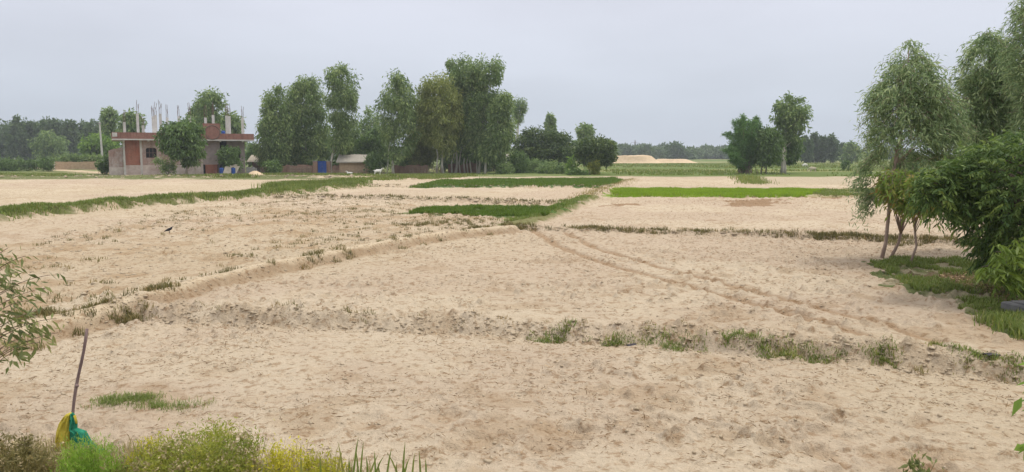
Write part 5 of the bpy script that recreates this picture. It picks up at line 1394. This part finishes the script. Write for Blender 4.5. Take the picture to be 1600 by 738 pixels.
q = np.concatenate([scatter_line(poly([(560,282),(640,280),(700,277)]), 5000, 1.2), scatter_line(poly([(590,278),(660,276),(720,275)]), 4000, 1.6)]); P = z3(q); stuff('verge_grass', 'rough grass below the tall trees and the low walls', 'grass', P, .35*(.4+.9*rng.random(len(P))), .07, .6, .4+rng.normal(size=len(P))*.3, M['grass'])
q = np.concatenate([scatter_line(poly([(-60,274),(40,273),(100,275.5)]), 3500, 1.6), scatter_line(poly([(230,277),(330,277.5),(390,278)]), 3000, .8), scatter_line(poly([(400,273),(480,273.5),(560,274)]), 4000, 1.5)])
P = z3(q); stuff('verge_grass', 'green grass strips in front of the brick house and the walls', 'grass', P, .26*(.4+.9*rng.random(len(P))), .08, .7, .4+rng.normal(size=len(P))*.3, M['grass'])
# far pasture tussocks
q = np.stack([PYx for PYx in (rng.uniform(-60, 190, 30000), rng.uniform(96, 230, 30000))], 1); q = q[np.abs(q[:, 0]) < q[:, 1]*.85]; q = q[fbm(q[:, 0]/5, q[:, 1], 7, 3, 95) > .5]
q = q[(q[:, 0] > 14)]
P = tuft(q, 3, .25); P = np.ascontiguousarray(P); stuff('pasture_grass', 'tussocky grass of the far green fields at right', 'grass', P, .32*(.4+.9*rng.random(len(P))), .16, .7, np.repeat(.4+rng.normal(size=len(q))*.3, 3), M['grass'])
# shaded grass patch beneath the right-hand trees
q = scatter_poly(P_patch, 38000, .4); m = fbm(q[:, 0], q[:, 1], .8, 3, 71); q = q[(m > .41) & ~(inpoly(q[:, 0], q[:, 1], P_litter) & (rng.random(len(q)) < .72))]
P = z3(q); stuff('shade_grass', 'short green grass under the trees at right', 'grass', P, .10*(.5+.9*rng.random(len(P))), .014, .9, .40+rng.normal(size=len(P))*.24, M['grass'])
q = scatter_line(poly([(1560,512),(1590,528),(1640,545)]), 1600, .16); P = z3(q); stuff('border_grass', 'fresh grass clump beside the concrete block', 'grass', P, .17*(.5+.9*rng.random(len(P))), .015, .8, .5+rng.normal(size=len(P))*.25, M['grass'])
q = scatter_poly(P_litter, 2600, .3); P = z3(q) + np.array([0, 0, .015])
o = leaves_obj('leaf_litter', P, np.concatenate([rng.normal(size=(len(P), 2)), rng.normal(size=(len(P), 1))*.15], 1), .09, .035, rng.random(len(P)), M['straw']); tag(o, 'brown fallen leaves under the big dark tree', 'leaf litter', kind='stuff')
# weeds growing on the bunds
tufts = []
def along(Pl, n, w, lo, hi):
    q = scatter_line(Pl, n, w); return q
_p = poly
def poly(px, z=.12): return _p(px, z)
cl = [poly([(835,518),(895,514)]), poly([(925,520),(990,524)]), poly([(1000,520),(1060,528)]), poly([(1030,528),(1110,531)]), poly([(1130,531),(1240,540)]), poly([(1190,540),(1330,552)]), poly([(1355,553),(1400,556)]), poly([(1455,555),(1480,550)]), poly([(1495,560),(1560,566)]), poly([(1565,568),(1600,571)])]
cw = [20, 12, 8, 12, 22, 30, 12, 8, 20, 9]
q = np.concatenate([scatter_line(c_, n_, .07) for c_, n_ in zip(cl, cw)])
q = q[rng.random(len(q)) < .85]; sz = np.repeat(.4+1.0*rng.random(len(q))**1.4, 26); P1 = tuft(q, 26, .05)
stuff('bund_weed', 'small fresh green weeds in patches on the nearest earth bund', 'weeds', P1, .075*sz*(.4+.9*rng.random(len(P1))), .010, 1.3, np.repeat(.5+rng.normal(size=len(q))*.3, 26)+rng.normal(size=len(P1))*.15, M['grass'])
q = scatter_line(bA, 60, .2)
q = q[rng.random(len(q)) < .8]; sz = np.repeat(.35+1.1*rng.random(len(q))**1.6, 22); P1 = tuft(q, 22, .06); t1 = np.repeat(.5+rng.normal(size=len(q))*.28, 22); 
stuff('bund_weed', 'low dry scraggy weeds growing along the nearest earth bund', 'weeds', P1, .085*sz*(.4+.9*rng.random(len(P1))), .010, 1.2, t1+rng.normal(size=len(t1))*.15, M['weed'])
lines = [(poly([(605,381),(632,380)]), 16, .09), (poly([(470,412),(496,408)]), 9, .12), (poly([(225,468),(255,462)]), 14, .12), (poly([(185,492),(210,486)]), 10, .1), (poly([(85,497),(160,486)]), 46, .10),
         (poly([(40,490),(75,486)]), 14, .12), (poly([(735,357),(770,355)]), 22, .14), (poly([(790,358),(822,358)]), 16, .14), (bB, 34, .3), (poly([(640,352),(760,346)]), 40, .5)]
q = np.concatenate([scatter_line(*a) for a in lines]); P1 = tuft(q, 34, .06); t1 = np.repeat(.38+rng.normal(size=len(q))*.22, 34)
stuff('bund_weed', 'weeds along the diagonal earth bund on the left', 'weeds', P1, .12*(.4+.9*rng.random(len(P1))), .012, .9, t1+rng.normal(size=len(t1))*.15, M['weed'])
q = np.concatenate([scatter_line(bC, 150, .2), scatter_line(poly([(1260,371),(1400,376)]), 70, .16), scatter_line(poly([(895,359),(945,361)]), 24, .15), scatter_line(poly([(1380,378),(1540,384)]), 40, .3)])
P1 = tuft(q, 26, .08); t1 = np.repeat(.30+rng.normal(size=len(q))*.25, 26)
stuff('bund_weed', 'brownish weeds along the bund across the right-hand fields', 'weeds', P1, .14*(.4+.9*rng.random(len(P1))), .016, .9, t1+rng.normal(size=len(t1))*.15, M['weed'])
q = np.concatenate([scatter_line(bE, 160, .35), scatter_line(bF, 40, .3), scatter_line(bG, 40, .3), scatter_line(bI, 120, .8)])
P1 = tuft(q, 14, .12); t1 = np.repeat(.25+rng.normal(size=len(q))*.25, 14)
stuff('bund_weed', 'sparse dry weeds on the far earth bunds', 'weeds', P1, .16*(.4+.9*rng.random(len(P1))), .025, .9, t1, M['weed'])
# scattered weeds in the rough left-hand field
PL = poly([(0,420),(60,370),(250,330),(480,308),(700,318),(790,345),(700,358),(420,408),(120,476),(0,500)])
q = scatter_poly(PL, 650, .3); q = q[fbm(q[:, 0], q[:, 1], 4, 3, 97) > .46]
q = np.concatenate([q, scatter_line(poly([(545,327),(555,326)]), 8, .12), scatter_line(poly([(668,336),(685,334)]), 10, .15), scatter_line(poly([(480,334),(600,328)]), 16, .3), scatter_line(poly([(700,345),(780,340)]), 30, .5)])
P1 = tuft(q, 16, .07); t1 = np.repeat(.4+rng.normal(size=len(q))*.3, 16)
stuff('field_weed', 'small weeds scattered over the rough left-hand field', 'weeds', P1, .10*(.4+.9*rng.random(len(P1))), .014, 1.0, t1, M['weed'])
q = np.concatenate([scatter_line(poly([(165,612),(235,608)]), 26, .07), scatter_line(poly([(200,614),(300,620)]), 16, .07)])
P1 = tuft(q, 36, .06); t1 = np.repeat(.5+rng.normal(size=len(q))*.2, 36)
stuff('grass_tuft', 'flat tuft of green grass in the near left field', 'grass', P1, .065*(.4+.9*rng.random(len(P1))), .006, 1.3, t1+rng.normal(size=len(t1))*.12, M['grass'])
q = scatter_line(poly([(-30,700),(40,700),(200,712),(400,722),(540,735)]), 240, .18); q = q[q[:, 1] < 6.6]
P1 = tuft(q, 18, .06); t1 = np.repeat(.5+rng.normal(size=len(q))*.25, 18)
stuff('edge_grass', 'dry mixed grass along the foot of the embankment', 'grass', P1, .16*(.4+.9*rng.random(len(P1))), .007, .8, t1, M['grass_dry'])

poly = _p
# clods of dry earth
def clods():
    ico = []
    t = (1+5**.5)/2
    ico = unit(np.array([(-1,t,0),(1,t,0),(-1,-t,0),(1,-t,0),(0,-1,t),(0,1,t),(0,-1,-t),(0,1,-t),(t,0,-1),(t,0,1),(-t,0,-1),(-t,0,1)], float))
    fc = np.array([(0,11,5),(0,5,1),(0,1,7),(0,7,10),(0,10,11),(1,5,9),(5,11,4),(11,10,2),(10,7,6),(7,1,8),(3,9,4),(3,4,2),(3,2,6),(3,6,8),(3,8,9),(4,9,5),(2,4,11),(6,2,10),(8,6,7),(9,8,1)])
    qs = []; rs = []
    def put(q, lo, hi): qs.append(q); rs.append(lo+(hi-lo)*rng.random(len(q))**3.8)
    put(scatter_line(bA-np.array([0,.12]), 2300, .16), .006, .036); put(scatter_line(bA-np.array([0,.3]), 900, .16), .006, .034)
    put(scatter_line(bB+np.array([.12,-.3]), 900, .13), .006, .03); put(scatter_line(bC-np.array([0,.2]), 1700, .2), .01, .06)
    put(scatter_line(bE, 700, .4), .04, .16); put(scatter_line(bI, 500, .9), .06, .25); put(scatter_line(bF, 300, .3), .04, .12)
    put(scatter_poly(poly([(0,690),(0,510),(190,480),(1600,585),(1600,738),(600,738)]), 3600), .005, .026)
    put(scatter_poly(PL, 5200), .010, .06)
    put(scatter_poly(poly([(250,480),(740,365),(1480,385),(1500,540),(850,500)]), 2600), .008, .04)
    q = np.concatenate(qs); r = np.concatenate(rs); n = len(q)
    V = ico[None]*(1+.95*(rng.random((n, 12, 1))-.5))*(.7+.6*rng.random((n,1,3)))*r[:, None, None]*np.array([1.2, 1.0, .55])
    a = rng.random(n)*6.28; ca, sa = np.cos(a)[:, None], np.sin(a)[:, None]
    x = V[:, :, 0]*ca-V[:, :, 1]*sa; y = V[:, :, 0]*sa+V[:, :, 1]*ca
    z = hgt(q[:, 0], q[:, 1])
    W_ = np.stack([x+q[:, :1], y+q[:, 1:2], V[:, :, 2]+(z+r*.02)[:, None]], -1).reshape(-1, 3)
    T = (np.arange(n)[:, None, None]*12 + fc[None]).reshape(-1, 3)
    m = mottled('dry_clod', (.33,.265,.18), (.43,.35,.25), 25, bump=.5, dist=.01, rough=1, spec=.05)
    o = mesh_np('soil_clods', W_, None, T, m); tag(o, 'crumbly clods of dry earth along the bunds and furrows', 'clods', kind='stuff')
clods()
# straw and dead stubble lying on the soil
q = np.concatenate([scatter_poly(poly([(0,690),(0,510),(190,480),(1600,585),(1600,738),(560,738)]), 4200), scatter_poly(PL, 2500), scatter_poly(poly([(250,480),(740,365),(1480,385),(1500,540),(850,500)]), 4200), scatter_poly(poly([(840,352),(960,308),(1400,308),(1480,370)]), 1800)])
q = q[fbm(q[:, 0], q[:, 1], 1.3, 3, 55)+.12*rng.random(len(q)) > .50]
n = len(q); P = z3(q)+np.array([0, 0, .008])
k = 2; P = np.repeat(P, k, 0)+np.concatenate([rng.normal(size=(n*k, 2))*.03, rng.random((n*k, 1))*.01], 1)
o = leaves_obj('straw_litter', P, np.concatenate([rng.normal(size=(n*k, 2)), np.abs(rng.normal(size=(n*k, 1)))*.25], 1), .03+.07*rng.random(n*k)**2, .004+.004*rng.random(n*k)+.0003*P[:, 1], np.repeat(np.clip(.25+rng.normal(size=n)*.25, 0, 1), k), M['straw'])
tag(o, 'bits of straw and dead stubble strewn over the soil', 'straw', kind='stuff')

# two bits of rubbish
def rag(label, u, v, w_, d_, h_):
    p = G(u, v); z = zat(p[0], p[1])
    vs = []; fs = []; n = 14
    for i in range(n):
        for j in range(n):
            x = (i/(n-1)-.5)*w_; y = (j/(n-1)-.5)*d_
            vs.append((x+(vnoise(i*.4, j*.4, 2)-.5)*.05, y, .01+h_*fbm(i*.3+u, j*.3, 1, 3, 3)*(1-(2*i/(n-1)-1)**2*.7)*(1-(2*j/(n-1)-1)**2*.7)))
    for i in range(n-1):
        for j in range(n-1): fs.append((i*n+j, (i+1)*n+j, (i+1)*n+j+1, i*n+j+1))
    o = MB().add(vs, fs).build('rag', M['rag'], None, True, (p[0], p[1], z)); s_ = o.modifiers.new('thick', 'SOLIDIFY'); s_.thickness = .006
    tag(o, label, 'rag')
rag('crumpled dark rag lying below the middle of the nearest bund', 988, 539, .15, .12, .05)
rag('purplish crumpled rag lying by the weeds at the right end of the nearest bund', 1548, 578.5, .17, .12, .035)
